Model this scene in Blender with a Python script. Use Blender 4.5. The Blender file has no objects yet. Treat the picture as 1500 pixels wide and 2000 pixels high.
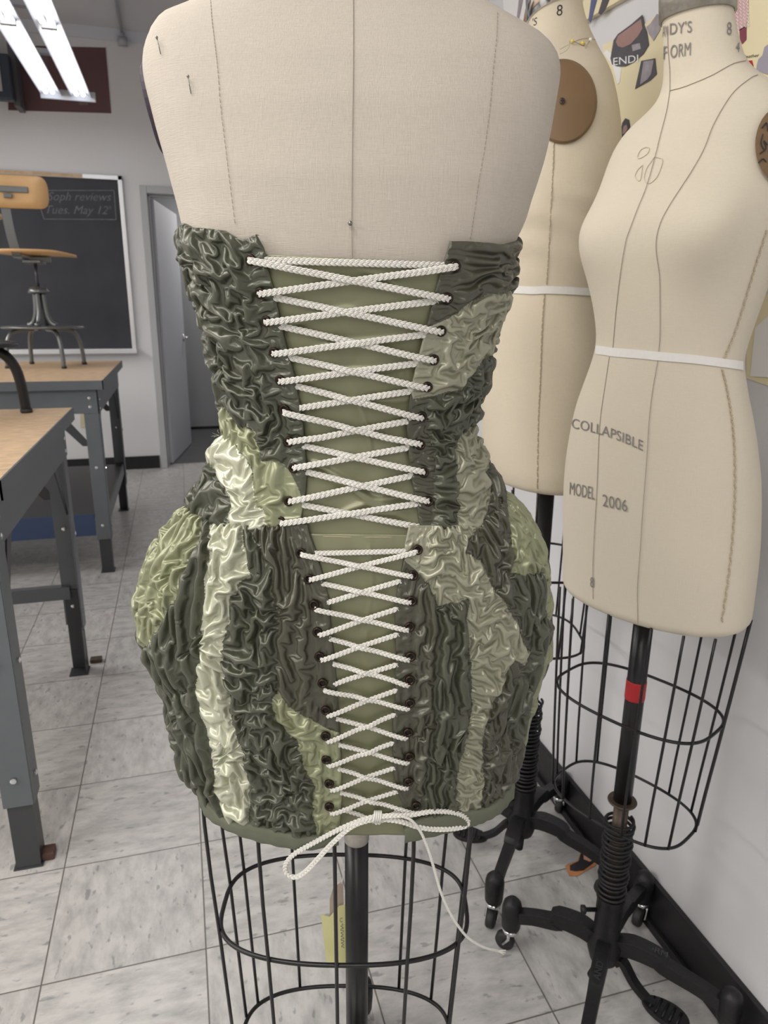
import bpy, bmesh, math, random
import numpy as np
from mathutils import Vector, Matrix
random.seed(3)
C = bpy.context.scene.collection
SC = bpy.context.scene

# ------------------------------------------------------------------ camera
H = 1.245                       # eye height (m)
F = 1387.0                      # focal length in pixels of a 1500x2000 frame
R = np.array([[0.96247787, 0.06707227, 0.26294042],
              [-0.2712176, 0.26917961, 0.9241122],
              [0.00879589, 0.96075161, -0.27727059]])   # columns: right, up, forward
EB = R[:, 2] * [1, 1, 0]; EB = EB / np.linalg.norm(EB)    # horizontal forward
EA = np.array([EB[1], -EB[0], 0.0])                      # horizontal right
cam_d = bpy.data.cameras.new('camera'); cam = bpy.data.objects.new('camera', cam_d); C.objects.link(cam)
cam_d.sensor_fit = 'VERTICAL'; cam_d.sensor_height = 24.0; cam_d.sensor_width = 18.0
cam_d.lens = 24.0 * F / 2000.0; cam_d.clip_start = .02
cam_d.dof.use_dof = True; cam_d.dof.focus_distance = .66; cam_d.dof.aperture_fstop = 9.0
M = Matrix.Identity(4)
for i in range(3):
    M[i][0] = R[i, 0]; M[i][1] = R[i, 1]; M[i][2] = -R[i, 2]
M[2][3] = H
cam.matrix_world = M
SC.camera = cam

# ------------------------------------------------------------------ light, exposure
SC.view_settings.view_transform = 'Standard'; SC.view_settings.look = 'None'
SC.view_settings.gamma = 1; SC.view_settings.use_curve_mapping = False
SC.view_settings.exposure = .75
W = bpy.data.worlds.new('world'); SC.world = W; W.use_nodes = True
W.node_tree.nodes['Background'].inputs[0].default_value = (.93, .96, 1, 1)
W.node_tree.nodes['Background'].inputs[1].default_value = .2
ROOM = dict(x0=-4.6, x1=.885, y0=-3.2, y1=5.807, zc=3.03)
def lamp(name, loc, sx, sy, power, col=(1, .96, .90), tilt=(0, 0)):
    d = bpy.data.lights.new(name, 'AREA'); d.shape = 'RECTANGLE'; d.size = sx; d.size_y = sy; d.energy = power; d.color = col
    o = bpy.data.objects.new(name, d); C.objects.link(o); o.location = loc; o.rotation_euler = (tilt[0], tilt[1], 0); return o
ROW_A = -.55
lamp('fluorescent_light', (ROW_A - .1, .15, 2.44), .28, 2.4, 20)
lamp('fluorescent_light', (ROW_A - .1, -2.0, 2.44), .28, 2.0, 12)
lamp('fluorescent_light', (-2.9, 3.6, 2.44), .28, 2.4, 50, (1, .97, .93))
lamp('fluorescent_light', (-2.9, .3, 2.44), .28, 2.4, 62, (1, .96, .91))
lamp('corridor_light', (.6, 7.0, 2.4), .3, 1.0, 6.5)

# ------------------------------------------------------------------ pixel <-> world
def ray(x, y):
    x = np.asarray(x, float); y = np.asarray(y, float)
    c = np.stack([x - 750, 1000 - y, np.full_like(x, F)], -1)
    return c @ R.T
def proj(P):
    c = (np.asarray(P, float) - [0, 0, H]) @ R
    return 750 + F * c[..., 0] / c[..., 2], 1000 - F * c[..., 1] / c[..., 2]
def at_z(x, y, z): r = ray(x, y); return r * ((z - H) / r[2]) + [0, 0, H]
def at_y(x, y, Y): r = ray(x, y); return r * (Y / r[1]) + [0, 0, H]
def at_x(x, y, X): r = ray(x, y); return r * (X / r[0]) + [0, 0, H]
def at_b(x, y, b): r = ray(x, y); return r * (b / (r @ EB)) + [0, 0, H]
def W3(a, b, z): return np.asarray(a)[..., None] * EA + np.asarray(b)[..., None] * EB + np.asarray(z)[..., None] * np.array([0, 0, 1.])

# ------------------------------------------------------------------ materials
def mat(name, col, rough=.5, metal=0., noise=None, bump=None, sheen=0., coat=0., emit=0., spec=None):
    m = bpy.data.materials.new(name); m.use_nodes = True; nt = m.node_tree; b = nt.nodes['Principled BSDF']
    b.inputs['Base Color'].default_value = (*col, 1); b.inputs['Roughness'].default_value = rough; b.inputs['Metallic'].default_value = metal
    if sheen: b.inputs['Sheen Weight'].default_value = sheen; b.inputs['Sheen Roughness'].default_value = .4
    if coat: b.inputs['Coat Weight'].default_value = coat; b.inputs['Coat Roughness'].default_value = .2
    if spec is not None: b.inputs['Specular IOR Level'].default_value = spec
    if emit: b.inputs['Emission Color'].default_value = (*col, 1); b.inputs['Emission Strength'].default_value = emit
    tc = nt.nodes.new('ShaderNodeTexCoord')
    if noise:
        sc, amt, det = noise[0], noise[1], 4
        mp = nt.nodes.new('ShaderNodeMapping'); mp.inputs['Scale'].default_value = noise[2] if len(noise) > 2 else (1, 1, 1)
        n = nt.nodes.new('ShaderNodeTexNoise'); n.inputs['Scale'].default_value = sc; n.inputs['Detail'].default_value = det
        nt.links.new(tc.outputs['Object'], mp.inputs[0]); nt.links.new(mp.outputs[0], n.inputs['Vector'])
        mx = nt.nodes.new('ShaderNodeMix'); mx.data_type = 'RGBA'
        mx.inputs['A'].default_value = (*[max(0, c * (1 - amt)) for c in col], 1); mx.inputs['B'].default_value = (*[min(1, c * (1 + amt)) for c in col], 1)
        nt.links.new(n.outputs['Fac'], mx.inputs['Factor']); nt.links.new(mx.outputs['Result'], b.inputs['Base Color'])
    if bump:
        n2 = nt.nodes.new('ShaderNodeTexNoise'); n2.inputs['Scale'].default_value = bump[0]; n2.inputs['Detail'].default_value = 3
        bp = nt.nodes.new('ShaderNodeBump'); bp.inputs['Strength'].default_value = bump[1]; bp.inputs['Distance'].default_value = bump[2] if len(bump) > 2 else .001
        nt.links.new(tc.outputs['Object'], n2.inputs['Vector']); nt.links.new(n2.outputs['Fac'], bp.inputs['Height']); nt.links.new(bp.outputs[0], b.inputs['Normal'])
    return m
def linen_mat(name, col, amt=.1, bump=.25):
    """woven linen: fine horizontal and vertical threads with slubs"""
    m = bpy.data.materials.new(name); m.use_nodes = True; nt = m.node_tree; b = nt.nodes['Principled BSDF']
    b.inputs['Roughness'].default_value = .85; b.inputs['Specular IOR Level'].default_value = .2
    tc = nt.nodes.new('ShaderNodeTexCoord'); outs = []
    for sc in ((1, 1, 14), (14, 14, 1)):
        mp = nt.nodes.new('ShaderNodeMapping'); mp.inputs['Scale'].default_value = sc
        n = nt.nodes.new('ShaderNodeTexNoise'); n.inputs['Scale'].default_value = 90 if sc[0] == 1 else 70; n.inputs['Detail'].default_value = 2
        nt.links.new(tc.outputs['Object'], mp.inputs[0]); nt.links.new(mp.outputs[0], n.inputs['Vector']); outs.append(n)
    big = nt.nodes.new('ShaderNodeTexNoise'); big.inputs['Scale'].default_value = 6; big.inputs['Detail'].default_value = 3
    nt.links.new(tc.outputs['Object'], big.inputs['Vector'])
    ad = nt.nodes.new('ShaderNodeMath'); ad.operation = 'ADD'; nt.links.new(outs[0].outputs['Fac'], ad.inputs[0]); nt.links.new(outs[1].outputs['Fac'], ad.inputs[1])
    ad2 = nt.nodes.new('ShaderNodeMath'); ad2.operation = 'ADD'; nt.links.new(ad.outputs[0], ad2.inputs[0]); nt.links.new(big.outputs['Fac'], ad2.inputs[1])
    mr = nt.nodes.new('ShaderNodeMapRange'); mr.inputs['From Min'].default_value = .9; mr.inputs['From Max'].default_value = 2.1
    nt.links.new(ad2.outputs[0], mr.inputs['Value'])
    mx = nt.nodes.new('ShaderNodeMix'); mx.data_type = 'RGBA'
    mx.inputs['A'].default_value = (*[c * (1 - amt) for c in col], 1); mx.inputs['B'].default_value = (*[min(1, c * (1 + amt)) for c in col], 1)
    nt.links.new(mr.outputs[0], mx.inputs['Factor']); nt.links.new(mx.outputs['Result'], b.inputs['Base Color'])
    bp = nt.nodes.new('ShaderNodeBump'); bp.inputs['Strength'].default_value = bump; bp.inputs['Distance'].default_value = .0006
    nt.links.new(ad.outputs[0], bp.inputs['Height']); nt.links.new(bp.outputs[0], b.inputs['Normal'])
    return m
def satin(name, col, rough=.36, sheen=.15):
    m = mat(name, col, rough, .30, (30, .12), (900, .10, .0004), sheen=.05, spec=.9)
    return m
MT = {}
MT['satin_dark'] = satin('dark_green_satin', (.062, .067, .043))
MT['satin_darker'] = satin('deep_olive_satin', (.062, .062, .039))
MT['satin_olive'] = satin('olive_satin', (.25, .265, .155), .38)
MT['satin_sage_lit'] = satin('lit_sage_satin', (.49, .50, .385), .36)  # sage fabric of the left side, its brighter light painted into the colour
MT['satin_sage_shaded'] = satin('shaded_sage_satin', (.285, .285, .205), .38)  # same sage fabric on the right, shade painted in as a darker colour
MT['panel'] = satin('panel_satin', (.185, .19, .105), .42)
MT['band'] = mat('hem_cotton', (.115, .125, .085), .7, 0, (40, .12), (700, .3, .0005))
MT['cord'] = mat('white_cord', (.72, .705, .66), .6, 0, (300, .06), (2500, .5, .0003))
MT['eyelet'] = mat('antique_brass', (.035, .024, .017), .35, .8)
MT['hole'] = mat('eyelet_hole', (.01, .01, .009), .9)
MT['linen'] = linen_mat('grey_linen', (.50, .455, .395), .09, .5)
MT['linen_cream'] = linen_mat('cream_linen', (.66, .60, .49), .05, .3)
MT['linen_warm'] = linen_mat('warm_linen', (.64, .57, .45), .06, .3)
MT['seam'] = mat('seam_thread', (.33, .29, .235), .9)
MT['stitch'] = mat('hand_stitch', (.45, .38, .27), .9)
MT['tape'] = mat('twill_tape', (.78, .77, .74), .85, 0, (200, .05), (1500, .4, .0003))
MT['ink'] = mat('stencil_ink', (.23, .215, .20), .9)
MT['ink_black'] = mat('black_stencil_ink', (.03, .03, .03), .8)
MT['black'] = mat('black_steel', (.010, .010, .011), .33, .2, (60, .3))
MT['iron'] = mat('cast_iron', (.014, .014, .015), .48, .3, (50, .5), (120, .5, .002))
MT['rubber'] = mat('black_rubber', (.02, .02, .02), .6)
MT['rust'] = mat('worn_steel', (.10, .075, .055), .5, .6, (80, .5))
MT['chrome'] = mat('chrome', (.75, .75, .76), .15, 1)
MT['pewter'] = mat('scuffed_metal', (.42, .40, .36), .42, .6, (60, .5), (90, .6, .002))
MT['steel'] = mat('pin_steel', (.25, .25, .25), .25, 1)
MT['brown_plate'] = mat('brown_plate', (.19, .115, .055), .55, 0, (6, .25))
MT['dark_plate'] = mat('dark_plate', (.03, .02, .035), .5)
MT['red'] = mat('red_tape', (.42, .012, .018), .4, 0, (40, .3))
MT['tagpaper'] = mat('yellow_tag_paper', (.62, .60, .30), .8, 0, (10, .08))
MT['tagbeige'] = mat('beige_tag_paper', (.40, .33, .26), .8)
MT['wall'] = mat('painted_wall', (.70, .70, .71), .6, 0, (3, .035), (25, .25, .003))
MT['wallr'] = mat('right_wall_paint', (.66, .66, .68), .6, 0, (3, .05), (18, .3, .003))
MT['wallgrey'] = mat('corridor_paint', (.42, .43, .46), .6, 0, (3, .03))
MT['ceil'] = mat('ceiling_paint', (.62, .62, .64), .8, 0, (2, .04))
MT['base'] = mat('black_baseboard', (.012, .012, .013), .45, 0, (12, .4), (40, .2, .002))
MT['frame'] = mat('grey_door_frame', (.46, .47, .48), .45)
MT['door'] = mat('door_paint', (.52, .53, .57), .4)
MT['alu'] = mat('aluminium', (.75, .75, .76), .35, .6)
MT['board'] = mat('chalkboard', (.028, .031, .040), .6, 0, (5, .45))
MT['chalk'] = mat('chalk', (.15, .155, .17), .9, 0, (40, .45))
MT['chalk2'] = mat('faint_chalk', (.10, .105, .12), .9)
MT['ply'] = mat('plywood', (.60, .37, .17), .45, 0, (5, .2, (1, 12, 1)))
MT['bench'] = mat('benchtop', (.56, .40, .25), .55, 0, (26, .45, (1, 2.2, 1)))
MT['greysteel'] = mat('grey_enamel_steel', (.125, .138, .150), .42, .2, (10, .12))
MT['darksteel'] = mat('dark_enamel_steel', (.05, .053, .057), .42, .2, (10, .12))
MT['stoolmetal'] = mat('stool_metal', (.17, .18, .18), .32, .7)
MT['blue'] = mat('blue_shelf_edge', (.035, .06, .13), .5)
MT['maroon'] = mat('maroon_poster', (.115, .055, .058), .4, 0, (2, .2))
MT['navy'] = mat('navy_cabinet', (.02, .03, .05), .4)
MT['fixture'] = mat('white_enamel', (.62, .64, .70), .35)
MT['tube'] = mat('fluorescent_tube', (.95, .97, 1.0), .3, emit=2.6)
MT['paper'] = mat('cream_paper', (.78, .70, .47), .7, 0, (4, .03))
MT['white_paper'] = mat('white_paper', (.80, .80, .80), .6)
MT['hole_black'] = mat('printed_black', (.03, .025, .03), .45)
MT['skin'] = mat('printed_pinkish', (.32, .19, .17), .5, 0, (30, .25))
MT['gprint'] = mat('printed_grey', (.33, .30, .33), .45, 0, (45, .6))
MT['dprint'] = mat('printed_charcoal', (.06, .055, .065), .45, 0, (45, .4))
MT['pink'] = mat('printed_pink', (.62, .36, .37), .6, 0, (60, .15))
MT['wine'] = mat('printed_wine', (.22, .05, .08), .6)
MT['bluep'] = mat('printed_blue', (.09, .11, .24), .5, 0, (40, .2))
MT['orange'] = mat('printed_orange', (.55, .24, .09), .6, 0, (40, .4))
MT['peach'] = mat('printed_peach', (.62, .33, .24), .6, 0, (120, .5))
MT['lilac'] = mat('printed_lilac', (.36, .34, .42), .6, 0, (30, .15))
MT['yellow'] = mat('yellow_pinhead', (.75, .62, .08), .3)
MT['whitehead'] = mat('white_pinhead', (.85, .85, .82), .3)
def floor_mat():
    m = bpy.data.materials.new('vinyl_tile'); m.use_nodes = True; nt = m.node_tree; b = nt.nodes['Principled BSDF']; L = nt.links.new
    N = nt.nodes.new
    tc = N('ShaderNodeTexCoord'); sp = N('ShaderNodeSeparateXYZ'); L(tc.outputs['Object'], sp.inputs[0])
    def mth(op, a, b_=None, c=None):
        n = N('ShaderNodeMath'); n.operation = op
        for i, v in enumerate((a, b_, c)):
            if v is None: continue
            if isinstance(v, (int, float)): n.inputs[i].default_value = v
            else: L(v, n.inputs[i])
        return n.outputs[0]
    T = .3048
    u = mth('DIVIDE', mth('SUBTRACT', sp.outputs[0], -.028), T); v = mth('DIVIDE', mth('SUBTRACT', sp.outputs[1], .268), T)
    iu = mth('FLOOR', u); iv = mth('FLOOR', v); fu = mth('FRACT', u); fv = mth('FRACT', v)
    du = mth('MINIMUM', fu, mth('SUBTRACT', 1, fu)); dv = mth('MINIMUM', fv, mth('SUBTRACT', 1, fv)); dm = mth('MINIMUM', du, dv)
    par = mth('MODULO', mth('ADD', mth('ADD', iu, iv), 100), 2)
    cell = N('ShaderNodeCombineXYZ'); L(iu, cell.inputs[0]); L(iv, cell.inputs[1])
    wn = N('ShaderNodeTexWhiteNoise'); L(cell.outputs[0], wn.inputs['Vector'])
    # streak direction alternates tile by tile
    a1 = N('ShaderNodeMapping'); a1.inputs['Scale'].default_value = (2.4, 1, 1); a2 = N('ShaderNodeMapping'); a2.inputs['Scale'].default_value = (1, 2.4, 1)
    a1.inputs['Rotation'].default_value = (0, 0, .25); a2.inputs['Rotation'].default_value = (0, 0, .25)
    off = N('ShaderNodeVectorMath'); off.operation = 'MULTIPLY_ADD'; L(cell.outputs[0], off.inputs[0]); off.inputs[1].default_value = (7.3, 3.1, 0); L(tc.outputs['Object'], off.inputs[2])
    L(off.outputs[0], a1.inputs[0]); L(off.outputs[0], a2.inputs[0])
    mv = N('ShaderNodeMix'); mv.data_type = 'VECTOR'; L(par, mv.inputs['Factor']); L(a1.outputs[0], mv.inputs['A']); L(a2.outputs[0], mv.inputs['B'])
    n1 = N('ShaderNodeTexNoise'); n1.inputs['Scale'].default_value = 14; n1.inputs['Detail'].default_value = 6; n1.inputs['Roughness'].default_value = .65; L(mv.outputs['Result'], n1.inputs['Vector'])
    n2 = N('ShaderNodeTexNoise'); n2.inputs['Scale'].default_value = 26; n2.inputs['Detail'].default_value = 3; L(mv.outputs['Result'], n2.inputs['Vector'])
    r1 = N('ShaderNodeValToRGB'); L(n1.outputs['Fac'], r1.inputs[0]); e = r1.color_ramp.elements
    e[0].position = .30; e[0].color = (.36, .355, .35, 1); e[1].position = .60; e[1].color = (.56, .55, .535, 1)
    r2 = N('ShaderNodeValToRGB'); L(n2.outputs['Fac'], r2.inputs[0]); e = r2.color_ramp.elements
    e[0].position = .62; e[0].color = (0, 0, 0, 1); e[1].position = .68; e[1].color = (1, 1, 1, 1)
    m1 = N('ShaderNodeMix'); m1.data_type = 'RGBA'; L(mth('MULTIPLY', r2.outputs[0], .55), m1.inputs['Factor']); L(r1.outputs[0], m1.inputs['A']); m1.inputs['B'].default_value = (.16, .165, .18, 1)
    tv = mth('MULTIPLY_ADD', wn.outputs['Value'], .07, .95)
    m2 = N('ShaderNodeMix'); m2.data_type = 'RGBA'; m2.blend_type = 'MULTIPLY'; m2.inputs['Factor'].default_value = 1; L(m1.outputs['Result'], m2.inputs['A']); L(tv, m2.inputs['B'])
    # brown spots and scuffs
    n3 = N('ShaderNodeTexNoise'); n3.inputs['Scale'].default_value = 9; n3.inputs['Detail'].default_value = 5; L(tc.outputs['Object'], n3.inputs['Vector'])
    r3 = N('ShaderNodeValToRGB'); L(n3.outputs['Fac'], r3.inputs[0]); e = r3.color_ramp.elements
    e[0].position = .70; e[0].color = (0, 0, 0, 1); e[1].position = .76; e[1].color = (.55, .55, .55, 1)
    m3 = N('ShaderNodeMix'); m3.data_type = 'RGBA'; L(r3.outputs[0], m3.inputs['Factor']); L(m2.outputs['Result'], m3.inputs['A']); m3.inputs['B'].default_value = (.25, .17, .12, 1)
    g = N('ShaderNodeMapRange'); g.inputs['From Min'].default_value = .003; g.inputs['From Max'].default_value = .0065; L(dm, g.inputs['Value'])
    m4 = N('ShaderNodeMix'); m4.data_type = 'RGBA'; L(g.outputs[0], m4.inputs['Factor']); m4.inputs['A'].default_value = (.13, .12, .105, 1); L(m3.outputs['Result'], m4.inputs['B'])
    L(m4.outputs['Result'], b.inputs['Base Color'])
    rr = mth('MULTIPLY_ADD', n1.outputs['Fac'], .25, .22); L(rr, b.inputs['Roughness'])
    bp = N('ShaderNodeBump'); bp.inputs['Strength'].default_value = .12; bp.inputs['Distance'].default_value = .002; L(n1.outputs['Fac'], bp.inputs['Height']); L(bp.outputs[0], b.inputs['Normal'])
    return m
MT['floor'] = floor_mat()

# ------------------------------------------------------------------ mesh helpers
def tag(o, label=None, cat=None, group=None, kind=None):
    if label: o['label'] = label
    if cat: o['category'] = cat
    if group: o['group'] = group
    if kind: o['kind'] = kind
    return o
def empty(name, loc, label, cat, group=None):
    o = bpy.data.objects.new(name, None); C.objects.link(o); o.location = Vector(loc); o.empty_display_size = .05
    bpy.context.view_layer.update()
    return tag(o, label, cat, group)
def mesh_obj(name, V, Fc, m, parent=None, smooth=True):
    me = bpy.data.meshes.new(name)
    V = np.asarray(V, np.float32)
    if parent is not None: V = V - np.array(parent_loc(parent), np.float32)
    if isinstance(Fc, np.ndarray) and Fc.ndim == 2:
        n, k = Fc.shape
        me.vertices.add(len(V)); me.vertices.foreach_set('co', V.ravel())
        me.loops.add(n * k); me.loops.foreach_set('vertex_index', Fc.astype(np.int32).ravel())
        me.polygons.add(n); me.polygons.foreach_set('loop_start', np.arange(0, n * k, k, dtype=np.int32))
        me.update(calc_edges=True); me.validate()
    else:
        me.from_pydata([tuple(map(float, v)) for v in V], [], [tuple(map(int, f)) for f in Fc]); me.update()
    if smooth: me.polygons.foreach_set('use_smooth', np.ones(len(me.polygons), bool))
    if m: me.materials.append(m)
    o = bpy.data.objects.new(name, me); C.objects.link(o)
    if parent is not None: o.parent = parent
    return o
def parent_loc(p):
    l = Vector((0, 0, 0))
    while p is not None: l = l + p.location; p = p.parent
    return l
class MB:
    def __init__(s): s.V = []; s.F = []
    def add(s, V, Fc):
        n = len(s.V); s.V += [tuple(v) for v in V]; s.F += [tuple(i + n for i in f) for f in Fc]; return s
    def hexa(s, P):   # 8 points: bottom 4 ccw, top 4
        return s.add(P, [(0, 3, 2, 1), (4, 5, 6, 7), (0, 1, 5, 4), (1, 2, 6, 5), (2, 3, 7, 6), (3, 0, 4, 7)])
    def box(s, x0, x1, y0, y1, z0, z1):
        return s.hexa([(x0, y0, z0), (x1, y0, z0), (x1, y1, z0), (x0, y1, z0), (x0, y0, z1), (x1, y0, z1), (x1, y1, z1), (x0, y1, z1)])
    def tube(s, P, r, k=10, closed=False, up=None, ry=None, caps=True):
        P = np.asarray(P, float); n = len(P); r = np.broadcast_to(np.asarray(r, float), (n,)); ry_ = r if ry is None else np.broadcast_to(np.asarray(ry, float), (n,))
        if closed: T = np.roll(P, -1, 0) - np.roll(P, 1, 0)
        else: T = np.gradient(P, axis=0)
        T /= np.linalg.norm(T, axis=1)[:, None] + 1e-12
        if up is None:
            u = np.array([0, 0, 1.]) if abs(T[0][2]) < .9 else np.array([1., 0, 0])
            U = []; 
            for t in T:
                u = u - t * (u @ t); u /= np.linalg.norm(u) + 1e-12; U.append(u)
            U = np.array(U)
        else:
            U = np.broadcast_to(np.asarray(up, float), T.shape).copy(); U -= T * (U * T).sum(1)[:, None]; U /= np.linalg.norm(U, axis=1)[:, None] + 1e-12
        S = np.cross(T, U)
        a = np.arange(k) * 2 * np.pi / k + np.pi / k
        V = P[:, None] + (S[:, None] * np.cos(a)[None, :, None]) * r[:, None, None] + (U[:, None] * np.sin(a)[None, :, None]) * ry_[:, None, None]
        Fc = []
        for i in range(n if closed else n - 1):
            j = (i + 1) % n
            for q in range(k): Fc.append((i * k + q, i * k + (q + 1) % k, j * k + (q + 1) % k, j * k + q))
        if not closed and caps: Fc.append(tuple(range(k))[::-1]); Fc.append(tuple((n - 1) * k + q for q in range(k)))
        return s.add(V.reshape(-1, 3), Fc)
    def lathe(s, prof, c=(0, 0, 0), axis=(0, 0, 1), k=24):
        ax = Vector(axis).normalized(); q = Vector((0, 0, 1)).rotation_difference(ax).to_matrix()
        V = []; n = len(prof)
        for (r, z) in prof:
            for i in range(k):
                a = 2 * math.pi * i / k; v = q @ Vector((r * math.cos(a), r * math.sin(a), z)); V.append((v.x + c[0], v.y + c[1], v.z + c[2]))
        Fc = [(i * k + j, i * k + (j + 1) % k, (i + 1) * k + (j + 1) % k, (i + 1) * k + j) for i in range(n - 1) for j in range(k)]
        Fc.append(tuple(range(k))[::-1]); Fc.append(tuple((n - 1) * k + j for j in range(k)))
        return s.add(V, Fc)
    def prism(s, P, off):
        P = np.asarray(P, float); n = len(P); off = np.asarray(off, float)
        return s.add(list(P) + list(P + off), [tuple(range(n)), tuple(range(2 * n - 1, n - 1, -1))] + [(i, (i + 1) % n, n + (i + 1) % n, n + i) for i in range(n)])
    def build(s, name, m, parent=None, smooth=False, bevel=0, seg=2):
        o = mesh_obj(name, s.V, s.F, m, parent, smooth)
        bm = bmesh.new(); bm.from_mesh(o.data); bmesh.ops.recalc_face_normals(bm, faces=bm.faces); bm.to_mesh(o.data); bm.free()
        if bevel:
            md = o.modifiers.new('bevel', 'BEVEL'); md.width = bevel; md.segments = seg; md.limit_method = 'ANGLE'
        if smooth == 'auto':
            pass
        return o
def auto(o, ang=40):
    o.data.polygons.foreach_set('use_smooth', np.ones(len(o.data.polygons), bool))
    bm = bmesh.new(); bm.from_mesh(o.data)
    for e in bm.edges:
        if len(e.link_faces) == 2 and e.calc_face_angle(0) > math.radians(ang): e.smooth = False
    bm.to_mesh(o.data); bm.free(); return o
def text_geo(body, size=1.0, shear=0, res=3):
    cu = bpy.data.curves.new('t', 'FONT'); cu.body = body; cu.size = size; cu.shear = shear; cu.resolution_u = res; cu.align_x = 'LEFT'
    o = bpy.data.objects.new('t', cu); C.objects.link(o); dg = bpy.context.evaluated_depsgraph_get(); me = bpy.data.meshes.new_from_object(o.evaluated_get(dg))
    V = np.array([v.co[:] for v in me.vertices]).reshape(-1, 3); Fc = [tuple(p.vertices) for p in me.polygons]
    bpy.data.objects.remove(o); bpy.data.curves.remove(cu); bpy.data.meshes.remove(me)
    return V[:, :2], Fc
def smooth_path(P, n=60, closed=False):
    P = np.asarray(P, float); m = len(P)
    if closed: Q = np.concatenate([P[-1:], P, P[:2]])
    else: Q = np.concatenate([2 * P[:1] - P[1:2], P, 2 * P[-1:] - P[-2:-1]])
    out = []; segs = m if closed else m - 1
    for t in np.linspace(0, segs, n, endpoint=not closed):
        i = min(int(t), segs - 1); f = t - i; a, b, c, d = Q[i:i + 4]
        out.append(.5 * (2 * b + (c - a) * f + (2 * a - 5 * b + 4 * c - d) * f * f + (-a + 3 * b - 3 * c + d) * f ** 3))
    return np.array(out)
# ------------------------------------------------------------------ the room
def struct(name, mb, m, bevel=0):
    return tag(mb.build(name, m, bevel=bevel), kind='structure')
X0, X1, Y0, Y1, ZC = ROOM['x0'], ROOM['x1'], ROOM['y0'], ROOM['y1'], ROOM['zc']
struct('floor', MB().box(X0, X1, Y0, 8.2, -.05, 0), MT['floor'])
struct('ceiling', MB().box(X0 - .1, X1 + .1, Y0, 8.2, ZC, ZC + .1), MT['ceil'])
struct('wall_right', MB().box(X1, X1 + .12, Y0, 8.2, 0, ZC), MT['wallr'])
struct('wall_left', MB().box(X0 - .12, X0, Y0, 8.2, 0, ZC), MT['wall'])
struct('wall_rear', MB().box(X0, X1, Y0 - .12, Y0, 0, ZC), MT['wall'])
DX0, DX1, DZ = -.145, .77, 2.015           # door opening in the far wall
w = MB(); w.box(X0, DX0 - .01, Y1, Y1 + .13, 0, ZC); w.box(DX1 + .01, X1, Y1, Y1 + .13, 0, ZC); w.box(DX0 - .01, DX1 + .01, Y1, Y1 + .13, DZ + .01, ZC)
struct('wall_far', w, MT['wall'])
struct('wall_corridor', MB().box(X0, X1, 7.62, 7.72, 0, ZC), MT['wallgrey'])
struct('trim_1', MB().box(X0, X1 - .001, Y1 - .02, Y1, ZC - .07, ZC), MT['fixture'])
struct('baseboard_far', MB().box(X0, DX0 - .06, Y1 - .012, Y1, 0, .10), MT['base'])
struct('baseboard_corridor', MB().box(X0, X1, 7.607, 7.62, 0, .03), MT['base'])
b = MB(); b.box(X1 - .012, X1, Y0, Y1, 0, .105); b.box(X1 - .022, X1 - .012, Y0, Y1, 0, .018)
struct('baseboard_right', b, MT['base'], .002)
fr = MB(); fr.box(DX0 - .05, DX0, Y1 - .03, Y1 + .15, 0, DZ + .05); fr.box(DX1, DX1 + .05, Y1 - .03, Y1 + .15, 0, DZ + .05); fr.box(DX0, DX1, Y1 - .03, Y1 + .15, DZ, DZ + .05)
fr.box(DX0, DX0 + .015, Y1 + .04, Y1 + .09, 0, DZ); fr.box(DX0, DX1, Y1 + .04, Y1 + .09, DZ - .015, DZ)
struct('trim_2', fr, MT['frame'], .004)
struct('trim_3', MB().box(X0, X1, Y1 + .13, 7.6, 0, .004), mat('corridor_floor', (.12, .12, .125), .5, 0, (10, .2)))
# door leaf, ajar into the corridor
hx, hy = DX0 + .02, Y1 + .10; ex, ey = at_z(370, 868, 0)[:2]
dv = np.array([ex - hx, ey - hy]); dl = np.linalg.norm(dv); dv /= dl; nv = np.array([dv[1], -dv[0]])
def dbox(mb, s0, s1, n0, n1, z0, z1):
    p = [np.array([hx, hy]) + dv * s + nv * n for s, n in ((s0, n0), (s1, n0), (s1, n1), (s0, n1))]
    return mb.hexa([(q[0], q[1], z0) for q in p] + [(q[0], q[1], z1) for q in p])
door = struct('door_1', dbox(MB(), 0, dl, -.022, .022, .012, 1.99), MT['door'], .003)
hp = np.array([hx, hy]) + dv * (dl - .07)
hb = MB(); hb.lathe([(.03, 0), (.03, .008), (.012, .012), (.012, .045)], (hp[0] + nv[0] * .022, hp[1] + nv[1] * .022, .97), (nv[0], nv[1], 0), 16)
q0 = hp + nv * .062; hb.tube([(q0[0] + dv[0] * t, q0[1] + dv[1] * t, .97) for t in (.012, -.03, -.1)], .009, 8)
hb.build('door_handle', MT['chrome'], door, True)
dbox(MB(), dl - .05, dl - .045, -.0235, -.022, .9, 1.05).build('latch_plate', MT['chrome'], door)
# conduit on ceiling and wall
cu = MB(); xx = at_y(238, 57, Y1)[0]; cu.tube([(xx, Y1 - .035, ZC - .02), (xx, Y1 - .035, 2.98), (xx, Y1 - .035, 2.94)], .012, 8)
cu.tube([(xx, Y1 - .05, ZC - .016), (xx + .02, 3.0, ZC - .016)], .010, 8); cu.box(xx - .03, xx + .03, Y1 - .05, Y1 - .02, 2.93, 2.98)
tag(cu.build('conduit_pipe', MT['wallgrey'], None, True), 'thin grey conduit pipe running up the far wall onto the ceiling', 'pipe')

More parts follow.
